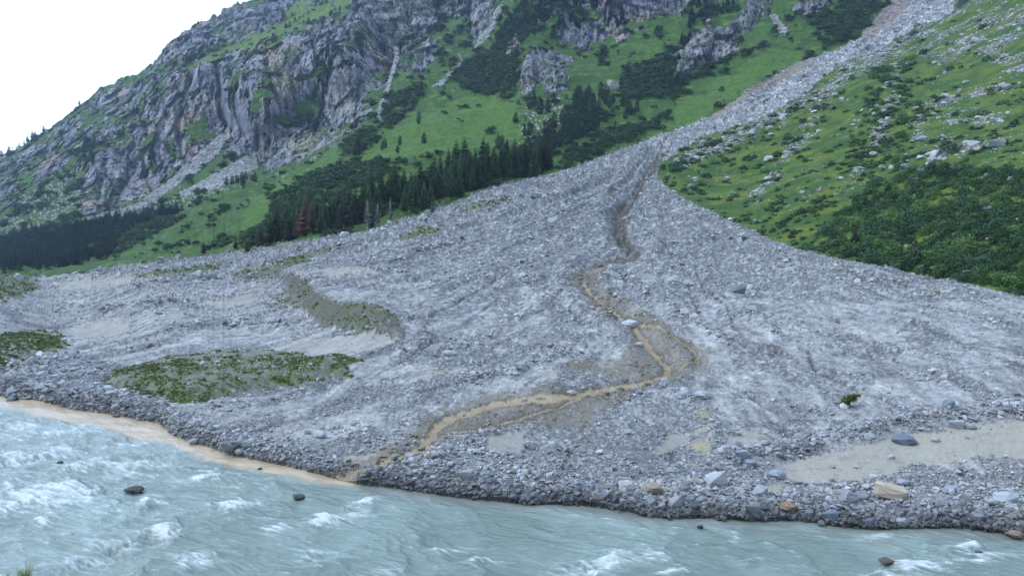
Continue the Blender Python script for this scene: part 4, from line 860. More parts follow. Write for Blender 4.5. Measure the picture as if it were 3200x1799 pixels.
UB = [
 (1804, 1221, 56, 38, PALE, 0, 'largest pale angular boulder standing alone on muddy silt above the river'), (1868, 1154, 35, 25, (138, 148, 160), 3, 'steep blue grey boulder at the left tip of the sand flat'),
 (1892, 1169, 32, 18, (142, 150, 160), 4, 'low blue grey boulder leaning beside the steep one at the sand tip'), (1577, 1232, 43, 22, PALE, 2, 'smooth pale oval boulder on the bank just left of the brown-ended slab'),
 (1644, 1253, 60, 26, (150, 140, 128), 5, 'broad low slab boulder with a brown right end near the water'), (1702, 1275, 36, 33, (158, 158, 162), 0, 'blocky light boulder right of the brown-ended slab at the water edge'),
 (1642, 1274, 30, 26, (140, 148, 160), 8, 'tilted blue grey boulder directly below the brown-ended slab'), (1913, 1249, 43, 30, (152, 158, 166), 1, 'rounded boulder sloping down towards the river beside a wet silt bay'),
 (1897, 1294, 40, 32, (116, 120, 128), 3, 'grey triangular boulder standing in the shallow edge of the river'), (1986, 1291, 49, 23, (140, 122, 100), 5, 'flat rusty brown slab lying at the edge of the river'),
 (1959, 1201, 46, 22, (150, 158, 166), 9, 'long rounded boulder on the left rim of the sand flat'), (2139, 1270, 41, 38, (152, 156, 162), 0, 'upright grey boulder tapering downward in the shore stones'),
 (2174, 1267, 39, 27, (136, 142, 152), 7, 'dome shaped grey boulder touching the upright tapering boulder'), (2534, 1271, 57, 33, (166, 172, 180), 8, 'big pale squared block near the right end of the shore'),
 (2090, 1311, 44, 37, (112, 122, 136), 3, 'bluish pyramid boulder with its foot in the river'), (2369, 1292, 33, 22, (150, 156, 164), 6, 'whitish rounded boulder in dark wet stones below the ochre slab'),
 (2278, 1106, 62, 28, (112, 122, 138), 9, 'wide dark blue grey boulder half buried in the sand flat'), (2410, 1073, 36, 22, (170, 176, 184), 3, 'pale pointed boulder on the upper rim of the sand flat'),
 (2388, 1043, 31, 21, (132, 142, 154), 2, 'round grey boulder above the upper rim of the sand flat'), (2444, 1079, 31, 13, (150, 156, 162), 5, 'flat elongated boulder at the upper edge of the sand flat'),
 (2188, 1105, 28, 20, (172, 176, 180), 6, 'light rounded boulder left of the half buried blue grey one'), (2356, 1113, 23, 11, (176, 180, 184), 9, 'small whitish boulder alone in the middle of the sand flat'),
 (2277, 1217, 36, 16, (150, 158, 168), 7, 'long narrow grey boulder lying aslant above the ochre slab'), (2189, 1321, 36, 24, (108, 114, 126), 1, 'dark hump boulder at the waterline left of a flat dark slab'),
 (2290, 1325, 35, 17, (104, 112, 124), 5, 'flat dark wedge boulder at the waterline below the ochre slab'), (2468, 1316, 29, 20, (120, 126, 134), 4, 'dark grey boulder at the waterline below the pale squared block'),
 (2392, 1251, 33, 19, (160, 168, 178), 2, 'smooth pale boulder midway between ochre slab and squared block'), (1169, 1215, 44, 29, (146, 148, 150), 3, 'pointed grey boulder rising above the dark stones of the middle bank'),
 (1235, 1227, 32, 20, (112, 116, 122), 9, 'dark oval boulder just right of the pointed bank boulder'), (1324, 1260, 31, 20, (104, 110, 120), 2, 'round dark boulder half in the river at the middle bank'),
 (1585, 813, 47, 22, (190, 196, 202), 5, 'bright white flat boulder beside the brown creek'), (1567, 803, 20, 12, (180, 186, 192), 1, 'small white boulder touching the upper left of the bright creek boulder'),
 (1608, 872, 25, 12, (184, 188, 194), 7, 'small white boulder on the creek bank below the bright one'), (1438, 988, 27, 13, (176, 178, 178), 9, 'pale boulder where the creek fans out into side channels'),
 (1130, 888, 42, 12, (160, 168, 176), 5, 'flat pale slab with companions in the middle of the fan'), (1580, 1088, 23, 14, (164, 170, 178), 6, 'pale boulder on stony ground right of the lower creek'),
 (1857, 736, 42, 24, (108, 114, 122), 8, 'large dark blocky boulder standing out on the upper right fan'), (2354, 736, 18, 13, (156, 128, 106), 4, 'small rusty orange boulder near the upper edge of the fan'),
 (1721, 1003, 33, 24, (164, 172, 182), 2, 'pale rounded boulder left of its wider twin on the right fan'), (1771, 1001, 45, 22, (168, 176, 184), 9, 'wide pale boulder beside a rounder one on the right fan'),
 (711, 1160, 34, 18, (128, 130, 134), 8, 'squat grey boulder on the gravel shore next to the tan plume'), (805, 1102, 33, 18, (176, 182, 190), 2, 'light rounded boulder alone on the gravel left of the creek mouth'),
 (772, 1095, 22, 11, (150, 156, 164), 5, 'lower grey boulder left of the light rounded one on the gravel'), (94, 988, 46, 22, (150, 150, 148), 8, 'biggest grey boulder at the far left water edge'),
 (103, 960, 23, 16, PALE, 0, 'pale angular boulder above the biggest far left one'), (133, 963, 23, 14, PALE, 3, 'flat-topped pale boulder on the left rock bank'), (278, 1013, 34, 17, (158, 162, 168), 4, 'broad pale slab at the foot of the cut green mound'),
 (863, 592, 23, 15, (176, 178, 182), 2, 'white boulder at the foot of the trees on the fan edge'), (1392, 554, 28, 15, (160, 164, 168), 8, 'light flat-topped boulder high on the stony middle fan'),
 (1933, 390, 25, 16, (196, 198, 202), 6, 'white pointed boulder alone on the grass of the right slope'), (2360, 397, 26, 21, (192, 196, 200), 0, 'white boulder leaning on the dark round bush'),
 (2318, 404, 20, 12, (176, 178, 180), 1, 'rounded light boulder left of the white one by the dark bush'), (2515, 377, 40, 19, (160, 164, 170), 3, 'broad peaked grey boulder on the upper right meadow'), (2458, 374, 31, 15, (166, 170, 174), 8, 'blocky pale boulder pair member right of the dark bush'),
 (2280, 425, 27, 13, (150, 156, 164), 9, 'flat grey boulder at the upper edge of the thicket'), (2325, 435, 25, 10, (142, 148, 154), 5, 'low slab sunk in the grass at the thicket edge'), (2490, 447, 20, 9, (140, 144, 150), 2, 'small grey boulder peeking from the thicket near the right'),
 (2325, 347, 24, 14, (142, 148, 156), 7, 'grey rounded boulder above the flat slabs on the right meadow'), (2380, 255, 31, 12, (170, 174, 178), 3, 'long pale boulder high in the right boulder field'), (2540, 220, 28, 17, (146, 148, 154), 6, 'dark peaked boulder near the right edge high on the slope'),
 (2143, 305, 13, 6, PALE, 1, 'small pale slab in mid slope grass above the gravel streak'), (1940, 336, 16, 7, PALE, 5, 'flat white stone slab on the grass near the chute'), (2060, 320, 14, 9, PALE, 0, 'white boulder at the end of the upper gravel streak'),
 (2195, 381, 19, 12, (170, 172, 176), 4, 'pale boulder crowning the lower gravel streak'), (1930, 440, 20, 12, (160, 160, 164), 8, 'grey boulder cluster head on the left part of the right slope'), (1740, 460, 18, 9, (128, 134, 144), 2, 'dull grey boulder among low bushes by the fan'),
 (1695, 478, 19, 7, (196, 198, 200), 9, 'white flat boulder where the fan meets the green slope'), (2493, 527, 27, 10, (130, 134, 140), 5, 'flat grey rock showing in the dark thicket'), (2493, 604, 20, 9, (172, 150, 148), 7, 'pinkish boulder among the dwarf pines at the right'),
 (2475, 651, 22, 15, (178, 182, 188), 8, 'light square boulder in the bushes above the fan edge'), (2423, 10, 22, 24, (92, 94, 106), 3, 'dark pinnacle boulder standing on the chute rim at the top'), (1838, 556, 15, 9, (180, 184, 188), 1, 'small white boulder at the lower edge of the green slope'),
 (1541, 206, 32, 30, (146, 142, 138), 0, 'tall pale crag block standing above the dark pine clump'), (2244, 1153, 18, 10, PALE, 2, 'small white rounded boulder on the lower part of the sand flat'),
]
nb = 0
for (u_, v_, w_, h_, c_, k_, lb_) in UB:
    boulder(u_, v_, w_, h_, c_, BM[k_], lb_, sink=.25 if 'buried' in lb_ or 'sunk' in lb_ else .14); nb += 1
boulder(2248, 1258, 84, 34, (176, 166, 150), SLAB, 'long ochre and cream banded slab lying aslant on the shore', rz=-.55, depth=.42, tilt=.12); nb += 1
for (u_, v_, w_, h_, c_, k_, lb_) in [(333, 1230, 52, 16, (70, 72, 66), 9, 'dark wet rock ringed by foam in the left rapids'), (747, 1247, 38, 15, (82, 88, 88), 5, 'dark rock breaking the river surface below the creek mouth'), (150, 1164, 17, 6, (60, 64, 66), 2, 'tiny dark rock in the far left rapids'),
        (292, 1044, 19, 9, (120, 108, 96), 4, 'brownish rock in the tan plume along the left bank'), (653, 1177, 13, 8, (66, 70, 72), 0, 'small black rock in the tan plume near the squat grey boulder'), (411, 1064, 15, 8, (84, 88, 92), 6, 'small grey rock where plume and left gravel bank meet'),
        (2235, 1414, 40, 17, (96, 94, 84), 5, 'flat brown rock washed by the river at the lower right'), (2463, 1388, 18, 8, (92, 96, 96), 2, 'small dark rock under foam at the lower right'), (2563, 1342, 42, 24, (140, 128, 112), 9, 'brownish boulder cut by the right edge of the picture'), (1762, 1322, 16, 12, (78, 84, 92), 3, 'small dark rock in shallow water before the muddy bay'), (1808, 1304, 15, 8, (70, 76, 84), 1, 'flat black rock in the shallow muddy bay')]:
    boulder(u_, v_, w_, h_, c_, BM[k_], lb_, water=True, sink=.12, cat='rock', name='river_rock'); nb += 1
def field_of(mask, wgt, n, lo_, hi_, seed, label, group, colr, dmin, dark=0.0, vs=1.6):
    global nb
    ii, jj, r = scatter(mask & INV, n * 14, wgt, seed); Us = U[ii, jj]; Vs = V[ii, jj]
    kp = thin(Us, Vs, dmin, vs)[:n]
    for k in kp:
        w_ = min(hi_, lo_ * (1 + r.pareto(2.6))); c_ = np.array(colr[r.integers(len(colr))]) * (1 - dark * r.random())
        boulder(float(Us[k]), float(Vs[k]), w_, w_ * r.uniform(.42, .75), tuple(c_), None, label, group, rz=r.uniform(0, 6.28), depth=r.uniform(.6, 1), tilt=r.normal(0, .15)); nb += 1
CO = [(150, 154, 160), (132, 138, 148), (168, 172, 176), (118, 124, 134), (140, 136, 130)]
wone = np.ones_like(U)
bs = gravel & (S > -2) & (S < 62) & (~sand)
field_of(bs & (U > 1500), np.exp(-((S - 22) / 30) ** 2), 78, 17, 32, 21, 'grey rounded boulder among wet shore stones on the right half of the bank', 'boulders of the right shore', CO, 18, .3)
field_of(bs & (U > 900) & (U <= 1500) & (S < 50), wone, 26, 10, 18, 22, 'dark wet boulder among the piled stones of the middle bank', 'boulders of the middle bank', CO[1:4], 16, .4)
field_of(gravel & (dr2 < 26), wone, 30, 12, 22, 23, 'grey boulder in the stone row along the upper edge of the sand flat', 'boulders above the sand flat', CO, 16)
field_of(lrock & gravel, wone, 40, 10, 22, 24, 'pale angular boulder in the rock pile of the far left bank', 'boulders of the left bank', [PALE, (160, 160, 158), (146, 148, 152)], 14)
field_of(rs & (V > 180) & (V < 460) & (U > 2100), (.2 + STR + sst(.0, .4, sf)).astype(f4), 36, 9, 18, 25, 'pale boulder lying in the grass of the upper right slope', 'boulders of the upper right slope', [PALE, (164, 166, 170), (186, 190, 194)], 22)
print('boulders', nb)
# bigger stones piled along the water and round the sand flat
mrim = gravel & INV & (S > -14) & (S < 95) & ~sand
W_ = (np.exp(-((S - 20) / 28) ** 2) * (1.0 * (U > 900) + .35 * (U <= 900)) + 0 * S)
W_ = np.where(gravel & INV & (S > -14), np.maximum(W_, np.maximum(rim2 * .7, lrock * .6)), 0) * ~sand
W_ = np.maximum(W_, (gravel & (S > 0) & (S < 140) & (U > 1000)) * .12) * ~sand * (1 - .95 * np.exp(-(dc / 22) ** 4))
ii, jj, r = scatter(W_ > .02, 9000, W_, 9); n = len(ii)
D_ = np.minimum(7.5 + r.pareto(3.0, n) * 7, 20) * np.where(U[ii, jj] < 900, .75, 1.0); sz = D_ * Yf[ii, jj] / FPX
pt = P[ii, jj].copy() + r.normal(0, 1, (n, 3)) * sz[:, None] * .3 * np.array([1, 1, 0]); pt[:, 2] += sz * r.uniform(.05, .3, n)
wetk = np.exp(-np.maximum(S[ii, jj] - 8, 0) / 18)
stuff('shore_stones', pt, np.stack([sz, sz * r.uniform(.6, 1, n), sz * r.uniform(.4, .8, n)], 1), np.stack([r.normal(0, .3, n), r.normal(0, .3, n), r.uniform(0, 6.28, n)], 1), tints(r, n, lin(148, 151, 156), .5) * (1 - .6 * wetk[:, None]), r.integers(0, 8, n), SM,
      'packed fist to head sized grey stones heaped along the waterline and the sand flat', 'shore stones')

# ------------------------------------------------------------------ trees
SPC = (.085, .15, .07); DKP = (.03, .062, .036); OLV = (.045, .06, .025)
ntree = 0
def tree(u, v, hpx, kind='spruce', label='', group=None, colr=None, wide=1.0, tilt=(0, 0)):
    global ntree
    p = at(u, v); h = hpx * float(p[1]) / FPX; wide *= {'spruce': 1.45, 'thin': 1.25, 'pine': 1.3}.get(kind, 1)
    loc = (float(p[0]), float(p[1]), float(p[2]) - .01 * h)
    if kind == 'spruce': plant('spruce_tree', loc, h, random.choice(SPR), TRK, colr or jit(SPC, .5), jit((.09, .08, .07)), label, 'tree', group, wide, tilt)
    elif kind == 'thin': plant('spruce_tree', loc, h, random.choice(SPR_THIN), TRK, colr or jit((.05, .06, .04), .3), jit((.2, .19, .18)), label, 'tree', group, wide, tilt)
    elif kind == 'pine': plant('stone_pine', loc, h, random.choice(PINE), TRK_L, colr or jit(DKP, .25), jit((.08, .07, .06)), label, 'tree', group, wide, tilt)
    elif kind == 'dead':
        plant('dead_spruce', loc, h, random.choice(SPR_THIN), random.choice(TRK_D), jit((.21, .195, .185), .2), colr or jit((.42, .40, .40), .15), label, 'dead tree', group, wide, tilt)
    ntree += 1
# singled out trees
tree(772, 600, 112, 'spruce', 'tallest reddish brown dying spruce with full crown at the forest edge', None, (.23, .145, .12), .95)
tree(790, 596, 86, 'spruce', 'brownish spruce just right of the tallest reddish brown one', None, (.19, .13, .10), .9)
tree(750, 601, 68, 'spruce', 'narrow reddish spruce left of the tallest reddish brown one', None, (.2, .13, .105), .8)
tree(660, 618, 40, 'spruce', 'small reddish brown spruce low at the left end of the forest', None, (.13, .085, .07))
tree(513, 643, 36, 'spruce', 'outermost small red brown spruce beyond the left end of the forest', None, (.12, .08, .065))
tree(850, 592, 62, 'thin', 'sparse brown grey dying spruce left of the white edge boulder', None, (.085, .068, .055), 1.2)
tree(880, 582, 70, 'thin', 'greyish half dead spruce between green trees on the fan edge', None, (.07, .072, .055))
tree(925, 573, 80, 'dead', 'bare pale grey dead spruce with dense twigs, leftmost of the bare ones', None, None, 1.15)
tree(947, 567, 66, 'dead', 'leaning bare grey dead spruce with drooping branches', None, None, 1.5, (0, .12))
tree(981, 559, 72, 'dead', 'slender bare dead spruce with bright bleached trunk', None, (.55, .53, .52), .8)
tree(1089, 549, 46, 'dead', 'small leafless dark tree standing out on the gravel beyond the forest', None, (.1, .09, .085), 1.1)
tree(1145, 505, 60, 'thin', 'thin pale trunked spruce on the fan edge with trunk showing', None, None)
plant('young_larch', tuple(at(622, 641)), 34 * float(at(622, 641)[1]) / FPX, spruce('crown', 90, 15, 8, .32, .05, .9, .8), TRK, (.13, .17, .035), (.12, .1, .08), 'bright yellow green young larch at the left tip of the forest', 'tree'); ntree += 1
tree(1514, 162, 36, 'pine', 'lone large stone pine on the meadow below the cliff band', None, None, 1.1)
tree(1052, 309, 32, 'pine', 'lone dark pine high on the open green slope left of centre', None, None, .8)
for (a, b, h_, lb_) in [(945, 357, 22, 'dark pine leftmost of the row across the middle meadow'), (960, 375, 20, 'lower dark pine of the touching pair on the middle meadow'), (967, 367, 26, 'upper dark pine of the touching pair on the middle meadow'), (1005, 359, 24, 'dark pine right of the touching pair on the middle meadow'), (1068, 365, 27, 'dark pine farthest right in the row across the middle meadow'), (1001, 394, 20, 'dark pine standing alone below the meadow row'),
        (902, 392, 42, 'tall dark pine in the clump beside the grey outcrop on the spur'), (913, 378, 22, 'short pine directly beside the grey outcrop on the spur'), (893, 394, 26, 'small pine at the left foot of the spur clump'), (1299, 316, 28, 'isolated dark pine on the slope left of the boulder strip'), (1333, 282, 30, 'dark pine at the left end of the upper pine group'), (1347, 276, 30, 'second pine from the left in the upper pine group'), (1359, 292, 46, 'tallest pine at the left of the upper pine group'), (1380, 286, 36, 'broad cone shaped pine right of the tallest one in the upper group'), (1394, 262, 24, 'small pine above the broad cone shaped one'),
        (1567, 268, 26, 'narrow pine first to the right of the dark pine clump'), (1581, 288, 42, 'tall narrow pine right of the dark clump on the green slope'), (1573, 296, 24, 'small pine in front of the tall narrow one'), (1606, 255, 34, 'upper pine of the vertical pair on the right of the slope'), (1603, 276, 26, 'lower pine of the vertical pair on the right of the slope'), (1524, 304, 28, 'pine below the dark clump near the boulder patch'), (1547, 309, 14, 'very small pine above the white boulder patch'),
        (1255, 372, 36, 'paired dark pine on the left above the forest roof'), (1262, 373, 36, 'paired dark pine on the right above the forest roof'), (1276, 371, 24, 'slender pine just right of the pair above the forest roof'), (1227, 382, 28, 'pointed tree rising left of the pair above the forest roof'), (1332, 336, 34, 'pine standing among the pale boulders above the forest'), (1320, 338, 26, 'smaller pine left of the one among the pale boulders'),
        (491, 514, 22, 'left one of two small dark trees on the pale rubble slope'), (499, 512, 24, 'right one of two small dark trees on the pale rubble slope'), (199, 264, 12, 'single tiny tree on the bare skyline of the left ridge'), (778, 66, 18, 'small tree on the grassy rim above the great cliff'), (855, 27, 14, 'tiny tree high on the rim near the top of the picture'), (878, 95, 18, 'small tree on the upper grass knoll of the cliff'), (903, 112, 26, 'dark tree right of the upper grass knoll on the cliff'), (863, 162, 36, 'thin tall tree on the lower grass knoll of the cliff')]:
    tree(a, b, h_, 'pine', lb_, None, None, random.uniform(.85, 1.15))
def wood(poly, n, hlo, hhi, kind, dmin, label, group, seed, vs=1.6, colr=None, wide=1.0, thinp=0.0):
    m_ = pip(U, V, poly) & INV
    ii, jj, r = scatter(m_, n * 14, None, seed); Us = U[ii, jj]; Vs = V[ii, jj]; kp = thin(Us, Vs, dmin, vs)[:n]
    for k in kp:
        if 'front row' in label and 900 < Us[k] < 1000 and random.random() < .75: continue
        kd = 'thin' if random.random() < thinp else kind
        tree(float(Us[k]), float(Vs[k]), random.uniform(hlo, hhi) * (1 - .25 * (random.random() ** 3)), kd, label, group, jit(colr, .25) if colr else None, wide * random.uniform(.85, 1.2))
    return kp
wood([(640, 622), (750, 606), (860, 588), (940, 566), (1050, 536), (1150, 506), (1232, 470), (1225, 455), (1100, 490), (1000, 520), (850, 560), (700, 600)], 46, 66, 98, 'spruce', 15, 'green spruce in the front row of the forest along the gravel edge', 'front row spruces', 31, 1.2, None, 1.0, .18)
wood([(680, 590), (800, 555), (880, 540), (1000, 500), (1100, 470), (1120, 452), (1188, 432), (1300, 425), (1384, 420), (1370, 442), (1260, 462), (1232, 470), (1150, 490), (1050, 515), (860, 570), (760, 590)], 88, 68, 102, 'spruce', 13, 'dark green spruce within the dense wedge of forest beside the fan', 'dense forest spruces', 32, 1.5)
wood([(578, 634), (640, 622), (700, 600), (650, 600), (590, 622)], 9, 26, 44, 'spruce', 11, 'small green spruce at the thin left end of the forest', 'left end spruces', 33)
wood([(1427, 282), (1440, 250), (1470, 238), (1520, 235), (1552, 245), (1545, 275), (1480, 295)], 20, 30, 42, 'pine', 10, 'dark stone pine in the rounded clump below the crag block', 'pine clump', 34)
wood([(1350, 400), (1347, 360), (1375, 330), (1430, 305), (1500, 310), (1505, 335), (1440, 370), (1400, 400), (1370, 420)], 44, 36, 50, 'pine', 10, 'dark stone pine in the belt climbing right above the forest', 'pine belt', 35)
wood([(1650, 235), (1665, 205), (1720, 195), (1740, 205), (1690, 235)], 12, 24, 36, 'pine', 9, 'dark pine in the group at the foot of the right crag', 'right crag pines', 36)
wood([(783, 250), (790, 180), (815, 120), (843, 115), (838, 180), (800, 262)], 16, 24, 38, 'pine', 9, 'dark pine in the vertical gully of the great cliff', 'cliff gully pines', 37, 1.0)
wood([(753, 312), (757, 300), (782, 300), (780, 314)], 4, 28, 32, 'pine', 6, 'dark pine on the small green ledge low on the cliff', 'cliff ledge pines', 38, 1.0)
wood([(565, 478), (575, 455), (625, 450), (650, 460), (600, 475)], 9, 20, 28, 'pine', 7, 'dark tree on the rubble below the right foot of the cliff', 'rubble slope trees', 39)
print('trees', ntree)
# masses of trees nobody could count from here
def tree_mass(name, mask, n, hlo, hhi, seed, label, wgt=None, tint=(.024, .050, .038), wide=(1.0, 1.0)):
    ii, jj, r = scatter(mask, n, wgt, seed); n = len(ii); h = r.uniform(hlo, hhi, n) * Yf[ii, jj] / FPX; w_ = h * r.uniform(1.2, 1.7, n)
    pt = P[ii, jj].copy(); pt[:, 2] -= .03 * h
    stuff(name, pt, np.stack([w_, w_, h], 1), np.stack([0 * h, 0 * h, r.uniform(0, 6.28, n)], 1), np.array(tint)[None] * r.uniform(.7, 1.35, (n, 1)), r.integers(0, 3, n), FARP, label, 'forest')
FARP = [spruce('far_crown', 100 + i, 13, 7, .17, .02, 1, .85, M_leaf_i) for i in range(3)]
tree_mass('valley_forest', pip(Uw, V, [(-300, 700), (-300, 610), (0, 606), (60, 588), (170, 573), (300, 550), (430, 528), (460, 528), (440, 545), (380, 560), (330, 582), (300, 612), (280, 640), (200, 668), (110, 686), (0, 692)]), 1700, 22, 36, 51, 'far forest of dark spruces filling the valley floor at the left')
ridge = pips(Uw, Vw, [(1237, 125), (1267, 62), (1297, 15), (1327, -30), (1415, -30), (1385, 40), (1352, 62), (1312, 85), (1267, 140)], [(1400, 60), (1415, -20), (1470, -20), (1460, 60)], [(1480, 30), (1490, -20), (1515, -20), (1510, 30)], [(1515, 60), (1530, -20), (1575, -20), (1570, 66), (1535, 66)], [(1737, 30), (1740, -30), (1870, -30), (1850, 30), (1760, 60), (1745, 95), (1700, 165), (1690, 150), (1720, 90)], [(668, 362), (668, 290), (680, 290), (682, 362)], [(210, 410), (213, 355), (230, 340), (236, 395), (225, 412)], [(370, 420), (375, 390), (395, 390), (395, 412)])
tree_mass('crag_trees', ridge & INV, 330, 16, 32, 52, 'dark conifers clinging together to the crags and ridges high on the mountain')
sk = np.abs(V - (vt[None] + 4)) < 5
tree_mass('skyline_trees', sk & (U < 112) & (U > -60), 46, 12, 26, 53, 'line of tiny conifers along the far left skyline', None, (.02, .035, .035))

# ------------------------------------------------------------------ bushes of the right slope
nbush = 0
def bush(u, v, wpx, hpx, colr, label, group=None, kind='dwarf_pine_bush', cat='bush'):
    global nbush
    p = at(u, v); s_ = float(p[1]) / FPX; h = hpx * s_; wd = wpx * s_; _bv = random.uniform(.6, 1.35)
    plant(kind, (float(p[0]), float(p[1]), float(p[2]) - .1 * h), h, random.choice(BUSH), None, tuple(q_ * random.uniform(.9, 1.1) * _bv for q_ in colr), None, label, cat, group, wd / h / 1.12, (random.uniform(-.1, .1), random.uniform(-.1, .1)), 'foliage'); nbush += 1
GA = (.085, .165, .052); GD = (.045, .095, .042)
TH = [(2040, 636), (2105, 648), (2190, 664), (2290, 684), (2390, 704), (2470, 723), (2620, 750), (2620, 430), (2500, 440), (2380, 420), (2300, 440), (2200, 470), (2130, 530), (2060, 580)]
thm = pip(Uw, Vw, TH) & ~gravel
bush(2393, 398, 52, 27, GD, 'dark round dwarf pine bush next to the white boulder'); bush(2246, 650, 60, 34, GA, 'green rounded willow bush on the very rim of the fan'); 
def bushes(mask, n, wlo, whi, colr, dmin, seed, label, group, kind, wgt=None, asp=(.5, .8)):
    ii, jj, r = scatter(mask & INV, n * 16, wgt, seed); Us = U[ii, jj]; Vs = V[ii, jj]; kp = thin(Us, Vs, dmin, 1.8)[:n]
    for k in kp:
        w_ = r.uniform(wlo, whi) * np.interp(Vs[k], [350, 500, 720], [.65, .85, 1.1]); bush(float(Us[k]), float(Vs[k]) + 2, w_, w_ * r.uniform(*asp), colr, label, group, kind)
bushes(thm & (big > -.05), 85, 28, 50, GA, 24, 61, 'mid green leafy alder bush in the thicket on the lower right slope', 'thicket alder bushes', 'alder_bush')
bushes(thm, 165, 26, 54, GD, 19, 62, 'dark dwarf pine bush in the thicket on the lower right slope', 'thicket dwarf pines', 'dwarf_pine_bush', (np.clip(.3 - big * 2, .05, 1) * (.3 + .7 * sst(2100, 2400, U))).astype(f4))
bushes(pip(Uw, Vw, [(2150, 190), (2300, 130), (2330, 300), (2260, 430), (2150, 430)]), 20, 22, 38, GA, 20, 64, 'green alder bush in the band running up the middle of the right slope', 'mid slope alder bushes', 'alder_bush')
print('bushes', nbush)
# a few young spruces rising out of the thicket
for (a, b, h_, lb_) in [(2235, 505, 44, 'young dark spruce rising from the thicket left of centre'), (2480, 575, 46, 'young dark spruce in the right of the thicket'), (2330, 690, 40, 'young spruce at the bottom rim of the thicket'), (2150, 610, 34, 'pale young conifer in the lower left thicket')]:
    tree(a, b, h_, 'spruce', lb_, None, None, 1.6)
# low growth that reads as one mass
M_leaf_j = M_leaf_i
LOWB = [clump('low_bush', 110 + i, 150, prof_bush, .13, M_leaf_i, .6, 1.1, .4) for i in range(3)]
def low(name, mask, n, wlo, whi, colr, seed, label, cat, wgt=None, asp=.5):
    ii, jj, r = scatter(mask & INV, n, wgt, seed); sz = r.uniform(wlo, whi, n) * Yf[ii, jj] / FPX * (1 + (r.random(n) < .1) * .7); pt = P[ii, jj].copy(); pt[:, 2] -= sz * .08
    tn_ = np.array(colr)[r.integers(0, len(colr), n)] * r.uniform(.75, 1.3, (n, 1))
    stuff(name, pt, np.stack([sz * r.uniform(.8, 1.3, n), sz, sz * asp * r.uniform(.7, 1.3, n)], 1), np.stack([r.normal(0, .1, n), r.normal(0, .1, n), r.uniform(0, 6.28, n)], 1), tn_, r.integers(0, 3, n), LOWB, label, cat)
bn = fbm(X_ / 9 + 60, Y_ / 9, Z_ / 9, 3)
wl_ = (rs * (sst(.05, .35, bn + sst(470, 640, V) * .3 - .1) + .06) * (V > 60) * np.interp(V, [130, 300, 450, 700], [.35, .8, 1, 1]) + .4 * sst(-.2, .2, bn) * pip(Ux, Vx, [(1660, 420), (1700, 400), (1860, 340), (1960, 290), (2000, 290), (1900, 380), (1780, 440), (1720, 500), (1680, 480)]) + .3 * pip(Ux, Vx, [(2180, 200), (2300, 150), (2300, 300), (2200, 430), (2120, 440)]) * rs).astype(f4)
low('slope_shrubs', (rs & (V > 60)), 2000, 7, 18, [(.035, .075, .034), (.045, .095, .038), (.08, .15, .05)], 71, 'low dwarf shrubs dotted over the green slope right of the chute', 'shrubs', wl_)
wf = (shrub * 1.0 + .015 * gr * sst(0, .4, bn)) * (U < 2300) * (~rs)
low('mountain_shrubs', gr & ~rs & (wf > .01), 9500, 6, 15, [(.03, .064, .032), (.04, .08, .036), (.06, .11, .042)], 72, 'dwarf pine scrub in dark patches over the far mountain slopes', 'shrubs', wf.astype(f4), .42)
low('patch_herbs', patch & INV & (pg > .22), 7000, 2, 6, [(.11, .16, .05), (.16, .18, .06), (.09, .13, .05)], 73, 'weeds and small herbs growing on the old mounds of the gravel plain', 'weeds', np.where(patch, pg + .05, 0).astype(f4), .6)
# uprooted little conifer on the gravel
p = at(2132, 1026); s_ = float(p[1]) / FPX
e = bpy.data.objects.new('uprooted_conifer', None); link(e); e.location = (float(p[0]) - 22 * s_, float(p[1]), float(p[2]) + 8 * s_); e.rotation_euler = (R(12), R(68), R(15)); e.scale = (40 * s_, 62 * s_, 62 * s_)
mesh_obj('crown', spruce('crown', 93, 11, 9, .34, .1, .95, .55, None, -.5, .5), e, (.13, .15, .045)); mesh_obj('trunk', trunk_mesh('trunk', .9, .02, 14, 3), e, (.12, .09, .06))
tag(e, 'uprooted olive green conifer top lying on the open gravel above the sand flat', 'uprooted tree')
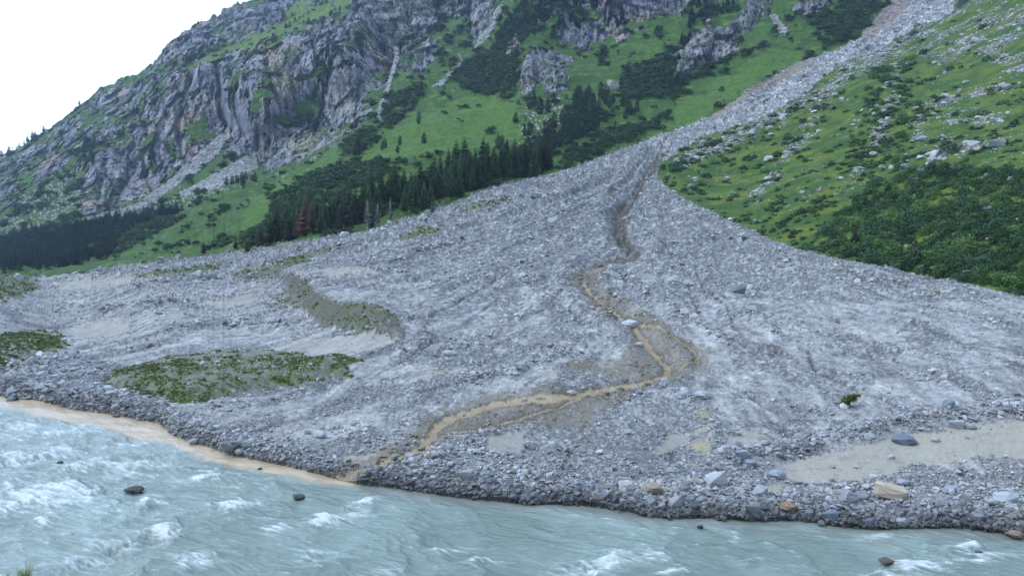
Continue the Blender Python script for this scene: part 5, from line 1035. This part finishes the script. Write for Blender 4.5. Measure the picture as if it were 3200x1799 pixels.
# near bank under the camera, with its grass
bx = np.linspace(-60, 60, 120, dtype=f4); by = np.linspace(-14, 22, 60, dtype=f4); BX, BY = np.meshgrid(bx, by)
BZ = np.interp(BY, [-14, 2, 8, 10.5, 17, 22], [10.4, 10.2, 7.6, 6.9, .2, -1.6]).astype(f4) + fbm(BX / 3, BY / 3, None, 4) * .35 - .2
BZ = np.minimum(BZ, 12 - .46 * BY - .25 + .0 * BX)
NB = np.stack([BX, BY, BZ], -1).astype(f4)[:, ::-1]
structure(grid_mesh('near_bank', NB, None, {'wetness': np.ones(BX.shape, f4)}, np.broadcast_to(lin(90, 96, 66), NB.shape).copy(), M_slope))
def grass_tuft(u, vtip, hpx, yy, label, nbl=70, spread=.13):
    dx, dz_ = ray(u, vtip); h = hpx * yy / FPX; z0 = CAM_H + float(dz_) * yy - h; r = random.Random(int(u)); V_ = []; F_ = []
    for k in range(nbl):
        a = r.uniform(0, 6.28); x0 = Vector((math.cos(a), math.sin(a), 0)) * r.uniform(0, spread * .5); ln = h * r.uniform(.5, 1); d = Vector((math.cos(a), math.sin(a), 0)) * r.uniform(.05, .35) * ln
        w_ = Vector((-math.sin(a), math.cos(a), 0)) * .004; i0 = len(V_); q = [x0, x0 + d * .3 + Vector((0, 0, ln * .6)), x0 + d + Vector((0, 0, ln))]
        V_ += [q[0] + w_, q[0] - w_, q[1] + w_, q[1] - w_, q[2]]; F_ += [(i0, i0 + 1, i0 + 3, i0 + 2), (i0 + 2, i0 + 3, i0 + 4)]
    o = mesh_obj('grass_tuft', to_mesh('grass_tuft', V_, F_, M_leaf), None, (.32, .38, .13)); o.location = (float(dx) * yy, yy, z0); tag(o, label, 'grass tuft')
    return o
grass_tuft(60, 1412, 75, 9.0, 'taller tuft of grass blades poking up at the lower left corner', 90)
grass_tuft(16, 1432, 50, 9.0, 'shorter leafy tuft left of the taller one at the lower left corner', 40, .06)

# ------------------------------------------------------------------ the blue valley air
me = bpy.data.meshes.new('haze'); b_ = bmesh.new(); bmesh.ops.create_cube(b_, size=1); b_.to_mesh(me); b_.free()
hz = bpy.data.objects.new('haze', me); col.objects.link(hz)
lo = PE.reshape(-1, 3).min(0); hi = PE.reshape(-1, 3).max(0); lo = np.minimum(lo, WP.reshape(-1, 3).min(0)); lo = np.minimum(lo, [-80, -40, -3]); hi = np.maximum(hi, [80, 40, 40])
hz.location = tuple(float(x) for x in (lo + hi) / 2 + np.array([0, 0, 10])); hz.scale = tuple(float(x) for x in (hi - lo) + np.array([60, 60, 24]))
mh = bpy.data.materials.new('haze_air'); mh.use_nodes = True; q = mh.node_tree; q.nodes.remove(q.nodes['Principled BSDF'])
pv = q.nodes.new('ShaderNodeVolumePrincipled'); pv.inputs['Color'].default_value = (.55, .75, 1, 1); pv.inputs['Density'].default_value = .00012; pv.inputs['Anisotropy'].default_value = .2
q.links.new(pv.outputs[0], q.nodes['Material Output'].inputs['Volume']); me.materials.append(mh)
sc.cycles.volume_bounces = 0
tag(hz, 'thin bluish valley air that fades the far mountainside', 'haze', None, 'stuff')
